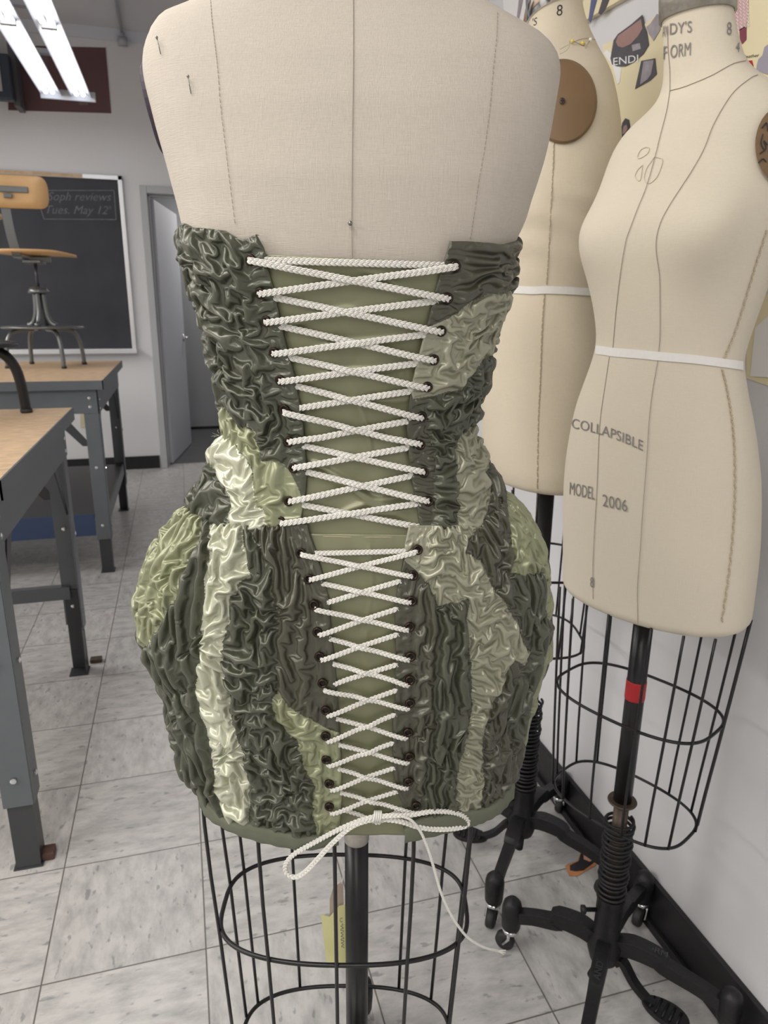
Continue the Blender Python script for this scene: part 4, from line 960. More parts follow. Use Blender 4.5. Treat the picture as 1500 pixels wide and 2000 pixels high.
paper('picture_cutout', [(1169, 26), (1177, 0), (1180, -20), (1192, -20), (1190, 0), (1182, 20), (1174, 29)], MT['dprint'], 'dark grey strip picture beside the blue one on the upper sheet', x=XP - .0125, group='pictures pinned to the paper')
paper('picture_cutout', [(1010, 33), (1014, 0), (1018, -30), (1028, -30), (1022, 0), (1014, 38)], MT['gprint'], 'braided grey trim picture left of the middle form neck', x=XP - .001, group='pictures pinned to the paper')
paper('paper_sheet', [(980, -60), (1040, -60), (1030, 60), (985, 30)], MT['white_paper'], 'white paper sheet on the wall left of the middle form neck', 'paper')
paper('picture_cutout', [(1022, 45), (1030, 0), (1036, -30), (1046, -30), (1040, 40), (1030, 52)], mat('printed_tan', (.35, .19, .10), .6), 'tan strip picture against the middle form neck band', x=XP - .0018, group='pictures pinned to the paper')
paper('paper_sheet', [(1462, 600), (1520, 560), (1520, 760), (1458, 738)], MT['paper'], 'cream paper on the wall at the right form waist', 'paper')
paper('paper_sheet', [(1476, 640), (1520, 600), (1520, 738), (1466, 735)], MT['white_paper'], 'white paper strip overlapping the cream one at the right form waist', 'paper', x=XP - .002)
# speckles on the white wall strip
for i, (px, py) in enumerate(((1199, 60), (1188, 65), (1236, 32), (1240, 36), (1274, 9), (1228, 43), (1225, 46), (1181, 65))):
    pass
# cut-out on the floor
fp_ = [(1104, 1692), (1108, 1688), (1128, 1682), (1134, 1665), (1146, 1651), (1166, 1655), (1180, 1666), (1172, 1682), (1160, 1693), (1150, 1698), (1128, 1711), (1112, 1711)]
fo = tag(MB().prism([at_z(x, y, .001) for x, y in fp_], (0, 0, .0008)).build('picture_cutout', MT['orange']), 'orange and black picture cut-out lying on the floor by the wall', 'picture')
MB().prism([at_z(x, y, .0019) for x, y in [(1113, 1700), (1113, 1690), (1130, 1682), (1135, 1665), (1146, 1652), (1168, 1660), (1166, 1680), (1140, 1700), (1125, 1702)]], (0, 0, .0004)).build('printed_garment', MT['hole_black'], fo)
MB().prism([at_z(x, y, .0024) for x, y in [(1139, 1662), (1146, 1664), (1155, 1656), (1165, 1664), (1164, 1676), (1152, 1683), (1140, 1678)]], (0, 0, .0004)).build('printed_hands', MT['peach'], fo)
#@@PART4
# ================================================================== the dress
DL = [(345, -400), (345, 380), (352, 440), (357, 480), (362, 520), (370, 560), (385, 600), (400, 640), (410, 680), (418, 720), (427, 760), (434, 790), (437, 820), (436, 850), (425, 870), (411, 900), (399, 930), (385, 960), (366, 988), (346, 1016), (325, 1045), (308, 1070), (292, 1098), (279, 1140), (273, 1180), (276, 1220), (289, 1260), (304, 1300), (317, 1325), (325, 1350), (335, 1385), (343, 1420), (350, 1455), (362, 1495), (378, 1532), (392, 1570), (400, 1640), (402, 1900)]
DR = [(1020, -400), (1020, 400), (1018, 460), (1012, 500), (1007, 540), (1000, 575), (990, 605), (977, 640), (967, 680), (957, 720), (945, 760), (934, 794), (929, 828), (934, 855), (943, 876), (954, 900), (968, 923), (980, 952), (988, 972), (1006, 988), (1027, 1008), (1044, 1038), (1059, 1074), (1067, 1116), (1070, 1172), (1073, 1226), (1070, 1264), (1060, 1300), (1047, 1335), (1037, 1370), (1025, 1417), (1015, 1467), (1007, 1519), (1001, 1556), (996, 1640), (994, 1900)]
body_d = Body(MB_, np.linspace(.56, 1.40, 140), DL, DR, cfun=cm, n=2.4, smooth=2, shrink=.010)

def up2(A):
    for ax in (0, 1):
        A = np.moveaxis(A, ax, 0); n = A.shape[0]
        Pd = np.concatenate([2 * A[:1] - A[1:2], A, 2 * A[-1:] - A[-2:-1]])
        mid = (-Pd[:-3] + 9 * Pd[1:-2] + 9 * Pd[2:-1] - Pd[3:]) / 16
        B = np.empty((2 * n - 1,) + A.shape[1:], A.dtype); B[0::2] = A; B[1::2] = mid; A = np.moveaxis(B, 0, ax)
    return A
def sim(base, P, Lx, Ly, pins, hm, iters, bend, grow=True, kxy=.002):
    """settle an over-long sheet of cloth onto a smaller area so that it gathers into folds"""
    ny, nx = P.shape[:2]; S = []
    def sl(dy, dx):
        return (slice(max(0, -dy), ny - max(0, dy)), slice(max(0, -dx), nx - max(0, dx))), (slice(max(0, dy), ny + min(0, dy)), slice(max(0, dx), nx + min(0, dx)))
    st = [(0, 1, 1.), (1, 0, 1.), (1, 1, .5), (1, -1, .5)]
    for m, k in zip((2, 3, 4), bend): st += [(0, m, k), (m, 0, k), (m, m, k * .5), (m, -m, k * .5)]
    Wt = np.zeros((ny, nx, 1), np.float32)
    for dy, dx, k in st:
        a, b = sl(dy, dx); L = np.sqrt((dx * .5 * (Lx[a] + Lx[b])) ** 2 + (dy * .5 * (Ly[a] + Ly[b])) ** 2).astype(np.float32)
        S.append((a, b, L, np.float32(k))); Wt[a] += k; Wt[b] += k
    iw = 1.5 / Wt; V = np.zeros_like(P)
    for it in range(iters):
        g = min(1., (it + 1) / (iters * .6)) if grow else 1.
        Q = P + V * np.float32(.9); Cc = np.zeros_like(Q)
        for a, b, L, k in S:
            D = Q[b] - Q[a]; l = np.sqrt(np.einsum('ijk,ijk->ij', D, D)) + 1e-9
            t = L * g + (1 - g) * np.minimum(L, l) if g < 1 else L
            c = ((l - t) / l * (.5 * k))[..., None] * D
            Cc[a] += c; Cc[b] -= c
        Q += Cc * iw; Q += (base - Q) * pins
        Q[..., :2] += (base[..., :2] - Q[..., :2]) * kxy
        h = Q[..., 2]; h += np.where(h < 0, -h * .5, 0) + np.where(h > hm, (hm - h) * .3, 0)
        V = Q - P; P = Q.astype(np.float32)
    return P
def lowfreq(ny, nx, sc, rng):
    Fq = np.fft.fft2(rng.standard_normal((ny, nx))); K = np.hypot(np.fft.fftfreq(ny)[:, None], np.fft.fftfreq(nx)[None])
    n = np.fft.ifft2(Fq * np.exp(-(K * sc) ** 2 * 3)).real; return (n / n.std()).astype(np.float32)
def inpoly(X, Y, P):
    P = np.asarray(P, float); r = np.zeros(X.shape, bool); n = len(P); j = n - 1
    for i in range(n):
        xi, yi = P[i]; xj, yj = P[j]
        c = ((yi > Y) != (yj > Y)) & (X < (xj - xi) * (Y - yi) / (yj - yi + 1e-12) + xi); r ^= c; j = i
    return r
def poly_tz(px, ext=0., off=0.):
    p = np.array(px, float); n = 8; q = []
    for i in range(len(p) - 1):
        for k in range(n): q.append(p[i] + (p[i + 1] - p[i]) * k / n)
    q.append(p[-1]); q = np.array(q); P = body_d.hit(q[:, 0], q[:, 1], off); th, z, _ = body_d.local(P, off); return th, z
# material parameters: (material, extra length down, extra length across, fold height)
STY = {'dark': ('satin_dark', .33, .33, .0098), 'darkv': ('satin_dark', .12, .50, .0100), 'darkh': ('satin_darker', .42, .10, .0066), 'darkf': ('satin_darker', .14, .36, .0080),
       'olive': ('satin_olive', .20, .34, .0080), 'cream': ('satin_sage_lit', .32, .32, .0100), 'sage': ('satin_sage_shaded', .30, .24, .0058), 'oliver': ('satin_olive', .14, .30, .0060), 'front': ('satin_dark', .2, .3, .009)}  # cream and sage are one fabric, coloured lit on the left, shaded right
def piece(root, name, inner, side, top, bot, thout, off, labels, default, d=.0014, seed=1, placket=.019, flat_top=0.):
    tz = [poly_tz(q, off=off) for q in (inner, top, bot)]
    zi = np.argsort(tz[0][1]); zin, thin = tz[0][1][zi], tz[0][0][zi]
    def srt(k):
        th, z = tz[k]; i = np.argsort(th); return th[i], z[i]
    tt, zt = srt(1); tb, zb = srt(2)
    wr = np.random.default_rng(seed + 50); WK = [[(wr.uniform(11, 22) * math.cos(q), wr.uniform(11, 22) * math.sin(q), wr.uniform(0, 6.28), wr.uniform(.0011, .0022)) for q in wr.uniform(0, 6.28, 5)] for _ in (0, 1)]
    def grid(ny, nx):
        zm = .5 * (zt.mean() + zb.mean()); t0 = np.interp(zm, zin, thin); tf = np.linspace(t0, thout, 300)
        Pm = body_d.point(tf, np.full(300, zm), off); al = np.concatenate([[0], np.cumsum(np.linalg.norm(np.diff(Pm, axis=0), axis=1))]); fr = (np.interp(np.linspace(0, al[-1], nx), al, tf) - t0) / (thout - t0)
        t = np.linspace(0, 1, ny)[:, None]; sa = np.linspace(0, 1, nx)[None]; hh = .27; LL = al[-1]
        mk = np.clip(np.minimum(t, 1 - t) * hh / .03, 0, 1) * np.clip((sa * LL - placket) / .03, 0, 1) * np.clip((1 - sa) * LL / .03, 0, 1)
        wv = [sum(a_ * np.sin(2 * np.pi * (fx * sa * LL + fy * t * hh) + ph) for fx, fy, ph, a_ in K_) * mk for K_ in WK]
        s_ = (np.interp((sa + wv[0] / LL) * LL, al, tf) - t0) / (thout - t0); t = t + wv[1] / hh; z = np.broadcast_to(zm, (ny, nx)).copy(); th = None
        z = (np.interp(thout, tb, zb) * (1 - t) + np.interp(thout, tt, zt) * t) * np.ones((1, nx))
        for _ in range(6):
            ti = np.interp(z, zin, thin); th = ti + (thout - ti) * s_
            z = np.interp(th, tb, zb) * (1 - t) + np.interp(th, tt, zt) * t
        return th, z, al[-1]
    th, z, Lx = grid(20, 20)
    hgt = float((z[-1] - z[0]).mean()); nx = int(Lx / d) + 1; ny = int(hgt / d) + 1
    def setup(ny, nx):
        th, z, _ = grid(ny, nx); P = body_d.point(th, z, off); X, Y = proj(P); N = body_d.normal(P.reshape(-1, 3), off).reshape(P.shape)
        vis = ((P - [0, 0, H]) * N).sum(-1) < .08
        lab = np.zeros((ny, nx), int)
        for i, (nm, poly) in enumerate(labels):
            lab[inpoly(X, Y, poly) & vis] = i + 1
        return th, z, P, N, X, Y, lab
    th, z, P, N, X, Y, lab = setup(ny, nx)
    rng = np.random.default_rng(seed)
    ey = np.zeros((ny, nx), np.float32); ex = ey.copy(); hm = ey.copy()
    for i, nm in enumerate([default] + [l[0] for l in labels]):
        m = lab == i; s_ = STY[nm]; ey[m] = s_[1]; ex[m] = s_[2]; hm[m] = s_[3]
    v1, v2 = lowfreq(ny, nx, 14, rng), lowfreq(ny, nx, 14, rng)
    ey *= np.clip(1 + .35 * v1, .3, 1.5); ex *= np.clip(1 + .35 * v2, .3, 1.5); hm *= np.clip(1 + .2 * lowfreq(ny, nx, 10, rng), .55, 1.4)
    edge = np.zeros((ny, nx), bool); edge[:, 1:] |= lab[:, 1:] != lab[:, :-1]; edge[1:] |= lab[1:] != lab[:-1]
    hm = np.where(edge, .0014, hm)
    # distance from the laced edge: the eyelet strip lies almost flat
    dist = np.linalg.norm(P - P[:, :1], axis=-1); f = np.clip((dist - placket) / .012, 0, 1)
    ey = ey * (.22 + .78 * f); ex = ex * (.12 + .88 * f); hm = hm * (.20 + .80 * f)
    ii = np.arange(ny)[:, None]; ft = np.clip(np.minimum(ii + 1, ny - ii) / 5., .25, 1); hm = hm * ft
    yy, xx = np.mgrid[0:ny, 0:nx].astype(np.float32); base = np.stack([xx * d, yy * d, 0 * xx], -1).astype(np.float32)
    Q = base.copy(); Q[..., 2] = hm * (.5 + .22 * lowfreq(ny, nx, 8, rng)).clip(.05, .95)
    pins = ((rng.random((ny, nx)) < .0035) * .5).astype(np.float32)[..., None]; pins[0] = pins[-1] = .3; pins[:, 0] = .6; pins[:, -1] = .3
    Q = sim(base, Q, d * (1 + ex), d * (1 + ey), pins, hm, 190, (.35, .22))
    Q = up2(Q); base2 = up2(base); hm2 = up2(hm[..., None])[..., 0]; ex2 = up2(ex[..., None])[..., 0]; ey2 = up2(ey[..., None])[..., 0]
    ny2, nx2 = Q.shape[:2]; pz = np.zeros((ny2, nx2, 1), np.float32); pz[:, 0] = .5; pz[0] = pz[-1] = .2
    Q = sim(base2, Q, d / 2 * (1 + ex2 * .97), d / 2 * (1 + ey2 * .97), pz, hm2, 22, (.3, .2), False)
    for _ in range(1):
        S = Q.copy(); S[1:-1, 1:-1] = Q[1:-1, 1:-1] * .5 + .125 * (Q[:-2, 1:-1] + Q[2:, 1:-1] + Q[1:-1, :-2] + Q[1:-1, 2:]); Q = S
    th, z, P, N, X, Y, lab = setup(ny2, nx2)
    fi = np.clip(Q[..., 1] / (d / 2), 0, ny2 - 1.001); fj = np.clip(Q[..., 0] / (d / 2), 0, nx2 - 1.001)
    i0 = fi.astype(int); j0 = fj.astype(int); a = (fi - i0)[..., None]; b_ = (fj - j0)[..., None]
    bl = lambda G: (G[i0, j0] * (1 - a) + G[i0 + 1, j0] * a) * (1 - b_) + (G[i0, j0 + 1] * (1 - a) + G[i0 + 1, j0 + 1] * a) * b_
    Pw = bl(P) + bl(N) * Q[..., 2:3]
    # turned-in rim along the laced edge and the top and bottom
    inn = N[:, 0]; rim = [Pw[:, 0] - inn * t_ + (P[:, 0] - P[:, 1]) / (np.linalg.norm(P[:, 0] - P[:, 1], axis=-1, keepdims=True)) * o_ for t_, o_ in ((.0006, .0004), (.0016, .0004), (.0045, -.001))]
    Pw = np.concatenate([np.stack(rim[::-1], 1), Pw], 1); lab = np.concatenate([lab[:, :1]] * 3 + [lab], 1); N = np.concatenate([N[:, :1]] * 3 + [N], 1)
    tp = Pw[-1] - N[-1] * .004; bt_ = Pw[0] - N[0] * .004
    Pw = np.concatenate([bt_[None], Pw, tp[None]], 0); lab = np.concatenate([lab[:1], lab, lab[-1:]], 0)
    n1, n2 = Pw.shape[:2]; I = np.arange(n1 * n2).reshape(n1, n2)
    q = np.stack([I[:-1, :-1], I[:-1, 1:], I[1:, 1:], I[1:, :-1]], -1).reshape(-1, 4)
    if side < 0: q = q[:, ::-1]
    fl = lab[:-1, :-1].ravel(); V = Pw.reshape(-1, 3)
    first = None
    for i, nm in enumerate([default] + [l[0] for l in labels]):
        f_ = q[fl == i]
        if len(f_) < 12: continue
        u, inv = np.unique(f_, return_inverse=True)
        o = mesh_obj(name if i == 0 else 'fabric_patch', V[u], inv.reshape(-1, 4), MT[STY[nm][0]], root)
        if i and STY[nm][0] in ('satin_sage_lit', 'satin_olive', 'satin_sage_shaded'):
            o['label'] = {'satin_sage_lit': 'sage gathered satin patch, coloured as brightly lit', 'satin_olive': 'light olive gathered satin patch', 'satin_sage_shaded': 'sage gathered satin patch, coloured as shaded'}[STY[nm][0]]
    return

dress = empty('corset_dress', (MA * EA + MB_ * EB) + np.array([0, 0, .66]), 'ruched patchwork green satin dress laced up the back with white cord', 'dress')
OB, OS = .0065, .0088                # bodice and skirt shells stand off the body by this much
BLI = [(500, 459), (514, 484), (522, 523), (535, 568), (547, 629), (559, 679), (574, 730), (585, 792), (591, 829), (595, 879), (599, 918), (596, 962), (586, 1017), (584, 1040)]
BRI = [(881, 471), (866, 518), (850, 573), (838, 627), (825, 671), (813, 718), (804, 758), (799, 795), (795, 833), (799, 892), (806, 942), (814, 985), (819, 1018), (822, 1040)]
BLT = [(349, 438), (362, 436), (374, 444), (404, 446), (436, 450), (461, 465), (475, 467), (500, 458)]
BRT = [(881, 471), (914, 471), (951, 474), (986, 478), (1008, 471), (1016, 460)]
BLB = [(366, 996), (380, 1012), (420, 1028), (475, 1036), (530, 1036), (590, 1036)]
BRB = [(800, 1036), (870, 1036), (935, 1036), (965, 1014), (985, 985)]
SLI = [(599, 1022), (606, 1046), (617, 1076), (628, 1113), (636, 1145), (643, 1175), (647, 1238), (654, 1301), (658, 1358), (661, 1415), (664, 1460), (666, 1501), (667, 1559), (664, 1605), (660, 1650)]
SRI = [(800, 1024), (792, 1060), (788, 1096), (779, 1136), (772, 1179), (773, 1276), (772, 1364), (767, 1417), (767, 1481), (772, 1540), (789, 1575), (790, 1625), (790, 1650)]
SLT = [(367, 988), (380, 1003), (412, 1018), (475, 1026), (540, 1026), (599, 1023)]
SRT = [(800, 1026), (870, 1026), (935, 1024), (960, 1004), (985, 976)]
SLB = [(388, 1545), (422, 1589), (451, 1607), (488, 1611), (537, 1624), (594, 1635), (660, 1636)]
SRB = [(790, 1620), (826, 1601), (890, 1589), (940, 1583), (973, 1565), (1003, 1526)]
piece(dress, 'bodice_left', BLI, -1, BLT, BLB, -2.0, OB, [
    ('olive', [(436, 790), (452, 806), (470, 830), (500, 845), (507, 875), (514, 900), (546, 902), (566, 920), (586, 960), (592, 985), (584, 1045), (525, 1045), (505, 985), (490, 915), (465, 870), (430, 850)]),
    ('cream', [(432, 848), (465, 872), (488, 915), (503, 975), (525, 1045), (440, 1045), (450, 990), (440, 950), (425, 922), (408, 905), (418, 870)]),
    ('dark', [(340, 880), (412, 872), (408, 905), (425, 922), (440, 950), (450, 990), (446, 1045), (340, 1045)]),
    ], 'dark', seed=3)
piece(dress, 'bodice_right', BRI, 1, BRT, BRB, 2.0, OB, [
    ('sage', [(800, 758), (806, 780), (850, 772), (902, 760), (927, 724), (954, 692), (977, 640), (1000, 600), (1003, 574), (975, 571), (950, 573), (917, 592), (877, 622), (835, 640), (820, 680)]),
    ('sage', [(926, 826), (940, 853), (946, 875), (953, 903), (949, 931), (957, 948), (954, 976), (947, 1010), (940, 1045), (890, 1045), (891, 987), (896, 948), (886, 884), (901, 847)]),
    ('darkf', [(946, 860), (1020, 900), (1020, 1045), (945, 1045), (954, 976), (957, 948), (950, 931), (953, 903)]),
    ('dark', [(806, 782), (850, 774), (902, 762), (930, 725), (960, 690), (960, 760), (925, 826), (900, 847), (886, 884), (896, 948), (891, 1045), (840, 1045), (850, 900), (830, 820)]),
    ], 'darkh', seed=11, d=.0013)
CR_L = [(412, 1010), (410, 1100), (402, 1132), (399, 1186), (393, 1272), (386, 1338), (396, 1401), (410, 1430), (419, 1487), (425, 1547), (448, 1599), (455, 1640), (492, 1640), (489, 1609), (488, 1530), (476, 1470), (456, 1410), (448, 1352), (436, 1301), (438, 1243), (448, 1215), (451, 1166), (488, 1123), (478, 1060), (475, 1010)]
piece(dress, 'skirt_left', SLI, -1, SLT, SLB, -2.0, OS, [
    ('olive', [(260, 950), (398, 1010), (392, 1060), (372, 1105), (352, 1140), (340, 1180), (318, 1215), (292, 1262), (240, 1262)]),
    ('cream', CR_L),
    ('olive', [(540, 1349), (562, 1378), (594, 1398), (646, 1427), (690, 1432), (690, 1660), (622, 1660), (611, 1570), (615, 1539), (600, 1501), (580, 1450), (540, 1401), (532, 1375)]),
    ('darkf', [(478, 1010), (700, 1010), (700, 1440), (646, 1427), (594, 1398), (562, 1378), (541, 1350), (541, 1200), (530, 1120)]),
    ('dark', [(488, 1123), (530, 1120), (541, 1200), (541, 1350), (532, 1375), (540, 1401), (580, 1450), (600, 1501), (615, 1539), (611, 1570), (622, 1660), (492, 1660), (488, 1530), (476, 1470), (456, 1410), (448, 1352), (436, 1301), (438, 1243), (448, 1215), (451, 1166)]),
    ], 'darkv', seed=5)
SG_R = [(790, 1010), (935, 1010), (930, 1035), (918, 1049), (910, 1082), (928, 1090), (943, 1108), (950, 1128), (960, 1147), (978, 1173), (996, 1195), (1011, 1223), (1017, 1247), (1031, 1273), (1025, 1299), (1002, 1291), (987, 1317), (981, 1338), (961, 1373), (949, 1408), (940, 1440), (943, 1525), (939, 1558), (936, 1600), (888, 1600), (893, 1511), (908, 1452), (920, 1393), (923, 1335), (914, 1247), (911, 1170), (855, 1182), (838, 1144), (814, 1115), (790, 1096)]
piece(dress, 'skirt_right', SRI, 1, SRT, SRB, 2.0, OS, [
    ('sage', SG_R),
    ('oliver', [(985, 960), (1012, 975), (1042, 1007), (1065, 1050), (1090, 1120), (1090, 1240), (1060, 1200), (1056, 1118), (1030, 1124), (1005, 1131), (996, 1116), (999, 1077), (994, 1012)]),
    ('oliver', [(1068, 1240), (1100, 1230), (1080, 1340), (1050, 1400), (1010, 1500), (1022, 1400), (1040, 1330)]),
    ('darkv', [(996, 1118), (1030, 1125), (1056, 1120), (1062, 1210), (1070, 1250), (1040, 1330), (1024, 1400), (1000, 1480), (985, 1400), (1010, 1320), (1032, 1290), (1031, 1260), (1012, 1220), (1000, 1170)]),
    ('darkv', [(856, 1184), (911, 1172), (914, 1247), (923, 1335), (920, 1393), (908, 1452), (893, 1511), (888, 1640), (820, 1640), (835, 1500), (850, 1400), (850, 1300), (860, 1240)]),
    ], 'darkf', seed=8, d=.0013)
# front of the dress, turned away from the camera
for nm, off, z0, z1, sd in (('bodice_front', OB, float(poly_tz(BLB, off=OB)[1].mean()), float(poly_tz(BLT, off=OB)[1].mean()) + .02, 1), ('skirt_front', OS, float(poly_tz(SLB, off=OS)[1][0]) - .004, float(poly_tz(SLT, off=OS)[1][0]), 2)):
    nx, ny = 150, int((z1 - z0) / .004); dd = .004; rng = np.random.default_rng(sd)
    yy, xx = np.mgrid[0:ny, 0:nx].astype(np.float32); base = np.stack([xx * dd, yy * dd, 0 * xx], -1).astype(np.float32); one = np.ones((ny, nx), np.float32)
    Q = base.copy(); Q[..., 2] = .005 + .002 * lowfreq(ny, nx, 6, rng); pz = np.zeros((ny, nx, 1), np.float32); pz[:, 0] = pz[:, -1] = .3
    Q = sim(base, Q, dd * 1.25 * one, dd * 1.2 * one, pz, .010 * one, 120, (.3,))
    tf = np.linspace(2.0, 2 * np.pi - 2.0, nx); Z = z0 + (z1 - z0) * yy / (ny - 1)
    P = body_d.point(np.broadcast_to(tf, (ny, nx)), Z, off); N = body_d.normal(P.reshape(-1, 3), off).reshape(P.shape); P = P + N * Q[..., 2:3]
    I = np.arange(ny * nx).reshape(ny, nx); q = np.stack([I[:-1, :-1], I[:-1, 1:], I[1:, 1:], I[1:, :-1]], -1).reshape(-1, 4)
    mesh_obj(nm, P.reshape(-1, 3), q, MT['satin_dark'], dress)
# smooth panels behind the lacing
def panel(name, L, Rr, ytop, ybot, off, seed, folds, amp):
    ny, nx = 170, 110; t = np.linspace(0, 1, ny)[:, None]; s_ = np.linspace(0, 1, nx)[None]
    Lp = np.array(L, float); Rp = np.array(Rr, float); y0 = ytop[0] * (1 - s_) + ytop[1] * s_; y1 = ybot[0] * (1 - s_) + ybot[1] * s_
    Y = y0 * (1 - t) + y1 * t; xl = np.interp(Y, Lp[:, 1], Lp[:, 0]) - 22; xr = np.interp(Y, Rp[:, 1], Rp[:, 0]) + 22; X = xl + (xr - xl) * s_
    P = body_d.hit(X.ravel(), Y.ravel(), off).reshape(ny, nx, 3); N = body_d.normal(P.reshape(-1, 3), off).reshape(P.shape)
    rng = np.random.default_rng(seed); h = np.zeros((ny, nx))
    for (ax, ay, bx, by, wd, a) in folds:
        d = np.array([bx - ax, by - ay], float); Ln = np.linalg.norm(d); d /= Ln; u = (X - ax) * d[0] + (Y - ay) * d[1]; v = -(X - ax) * d[1] + (Y - ay) * d[0] + 6 * np.sin(u / 40.)
        h += a * np.exp(-(v / wd) ** 2) * np.clip(u / 15, 0, 1) * np.clip((Ln - u) / 30, 0, 1)
    h += amp * lowfreq(ny, nx, 22, rng)
    P = P + N * (np.clip(h, -.001, .0032))[..., None]
    P = np.concatenate([(P[0] - N[0] * .002)[None], P, (P[-1] - N[-1] * .002)[None]], 0); ny += 2
    I = np.arange(ny * nx).reshape(ny, nx); q = np.stack([I[:-1, :-1], I[1:, :-1], I[1:, 1:], I[:-1, 1:]], -1).reshape(-1, 4)
    return mesh_obj(name, P.reshape(-1, 3), q, MT['panel'], dress)
ext = lambda Q, y: Q
panel('bodice_lacing_panel', BLI, BRI, (496, 514), (1052, 1052), .0012, 5,
      [(600, 690, 850, 640, 7, .0022), (590, 745, 840, 700, 6, .002), (590, 800, 820, 770, 6, .0018), (600, 900, 760, 1000, 6, .003), (610, 925, 800, 1010, 7, .003), (640, 1015, 800, 960, 5, .0022), (700, 1010, 810, 1000, 5, .0025), (560, 640, 700, 600, 7, .002), (700, 780, 725, 900, 4, .0015), (690, 520, 850, 600, 9, .0015)], .0008)
SLp = [(606, 1042), (617, 1076), (628, 1113), (643, 1175), (654, 1301), (661, 1415), (667, 1559), (660, 1640)]
panel('skirt_lacing_panel', SLp, SRI, (1042, 1044), (1632, 1630), .0035, 9, [(700, 1250, 770, 1200, 8, .001), (720, 1060, 722, 1300, 5, .0006)], .0005)
surf_tube(body_d, [(604, 1047), (700, 1049), (797, 1049)], .0004, .0034, 40).build('panel_top_stitching', MT['stitch'], dress)
# hem band
def band(name, topp, botp, off, side):
    n = 70; tp = smooth_path(topp, n); bp_ = smooth_path(botp, n); rows = []
    A_ = body_d.hit(tp[:, 0], tp[:, 1], off); B_ = body_d.hit(bp_[:, 0], bp_[:, 1], off)
    NA, NB = body_d.normal(A_, off), body_d.normal(B_, off)
    for f, o in ((0, -.003), (0, .0005), (.08, .0022), (.3, .0028), (.6, .0025), (.9, .0028), (1, .001), (1, -.0015)):
        P = A_ * (1 - f) + B_ * f; Nn = NA * (1 - f) + NB * f; rows.append(P + Nn * (o + .0006 * np.sin(np.arange(n) * .9 + f * 3)[:, None] * f))
    V = np.stack(rows).reshape(-1, 3); I = np.arange(8 * n).reshape(8, n); q = np.stack([I[:-1, :-1], I[:-1, 1:], I[1:, 1:], I[1:, :-1]], -1).reshape(-1, 4)
    mesh_obj(name, V, q, MT['band'], dress)
band('hem_band', [(386, 1540), (400, 1562), (422, 1587), (451, 1605), (488, 1609), (537, 1622), (594, 1633), (662, 1634)], [(391, 1560), (397, 1580), (408, 1597), (432, 1613), (462, 1628), (500, 1642), (537, 1651), (575, 1658), (610, 1659), (662, 1648)], OS + .004, -1)
band('hem_band', [(790, 1618), (826, 1599), (890, 1587), (940, 1581), (973, 1563), (1003, 1524)], [(791, 1646), (855, 1631), (914, 1616), (943, 1606), (975, 1588), (999, 1560)], OS + .004, 1)
# front hem ring
zh0 = float(body_d.local(body_d.hit([391], [1560], OS), OS)[1][0]); zh1 = float(body_d.local(body_d.hit([388], [1541], OS), OS)[1][0])
tf = np.linspace(1.75, 2 * np.pi - 1.75, 90); V = []
for z_, o in ((zh1, 0), (zh1, .009), (zh0, .009), (zh0, 0)): V += list(body_d.point(tf, np.full(90, z_), OS + o))
I = np.arange(360).reshape(4, 90); mesh_obj('hem_band', V, np.stack([I[:-1, :-1], I[:-1, 1:], I[1:, 1:], I[1:, :-1]], -1).reshape(-1, 4), MT['band'], dress)

# ------------------------------------------------------------------ eyelets and braided cord
EL = [(489, 508), (508, 573), (520, 628), (535, 689), (547, 743), (555, 800), (564, 863), (573, 914), (564, 979)]
ER = [(890, 520), (875, 583), (862, 647), (848, 703), (835, 756), (824, 814), (821, 869), (828, 923), (837, 979)]
KL = [(587, 1080), (603, 1131), (613, 1182), (620, 1235), (624, 1283), (630, 1335), (636, 1388), (636, 1438), (637, 1484), (643, 1531), (643, 1576)]
KR = [(816, 1074), (807, 1124), (804, 1174), (800, 1225), (802, 1283), (801, 1329), (801, 1374), (797, 1431), (800, 1478), (798, 1527), (813, 1574)]
def eyelet(px, py, off):
    P = body_d.hit([px], [py], off)[0]; N = body_d.normal(P[None], off)[0]
    r0, r1 = .0026, .0052
    prof = [(r0 - .0006, -.0008), (r0 - .0003, .0003), (r0 + .0005, .0013), ((r0 + r1) / 2, .0018), (r1 - .0005, .0013), (r1, .0004), (r1, -.0010)]
    o = MB().lathe(prof, P, N, 28); o.F = o.F[:-2]; e = o.build('eyelet', MT['eyelet'], dress, True)
    MB().lathe([(0, -.0006), (r0, -.0006), (r0, -.0004), (0, -.0004)], P, N, 18).build('eyelet_hole', MT['hole'], e)
OE = .0035
for p in EL + ER: eyelet(*p, OB + OE * .7)
eyelet(548, 1019, OB + .002)
for p in KL + KR: eyelet(*p, OS + OE * .7)
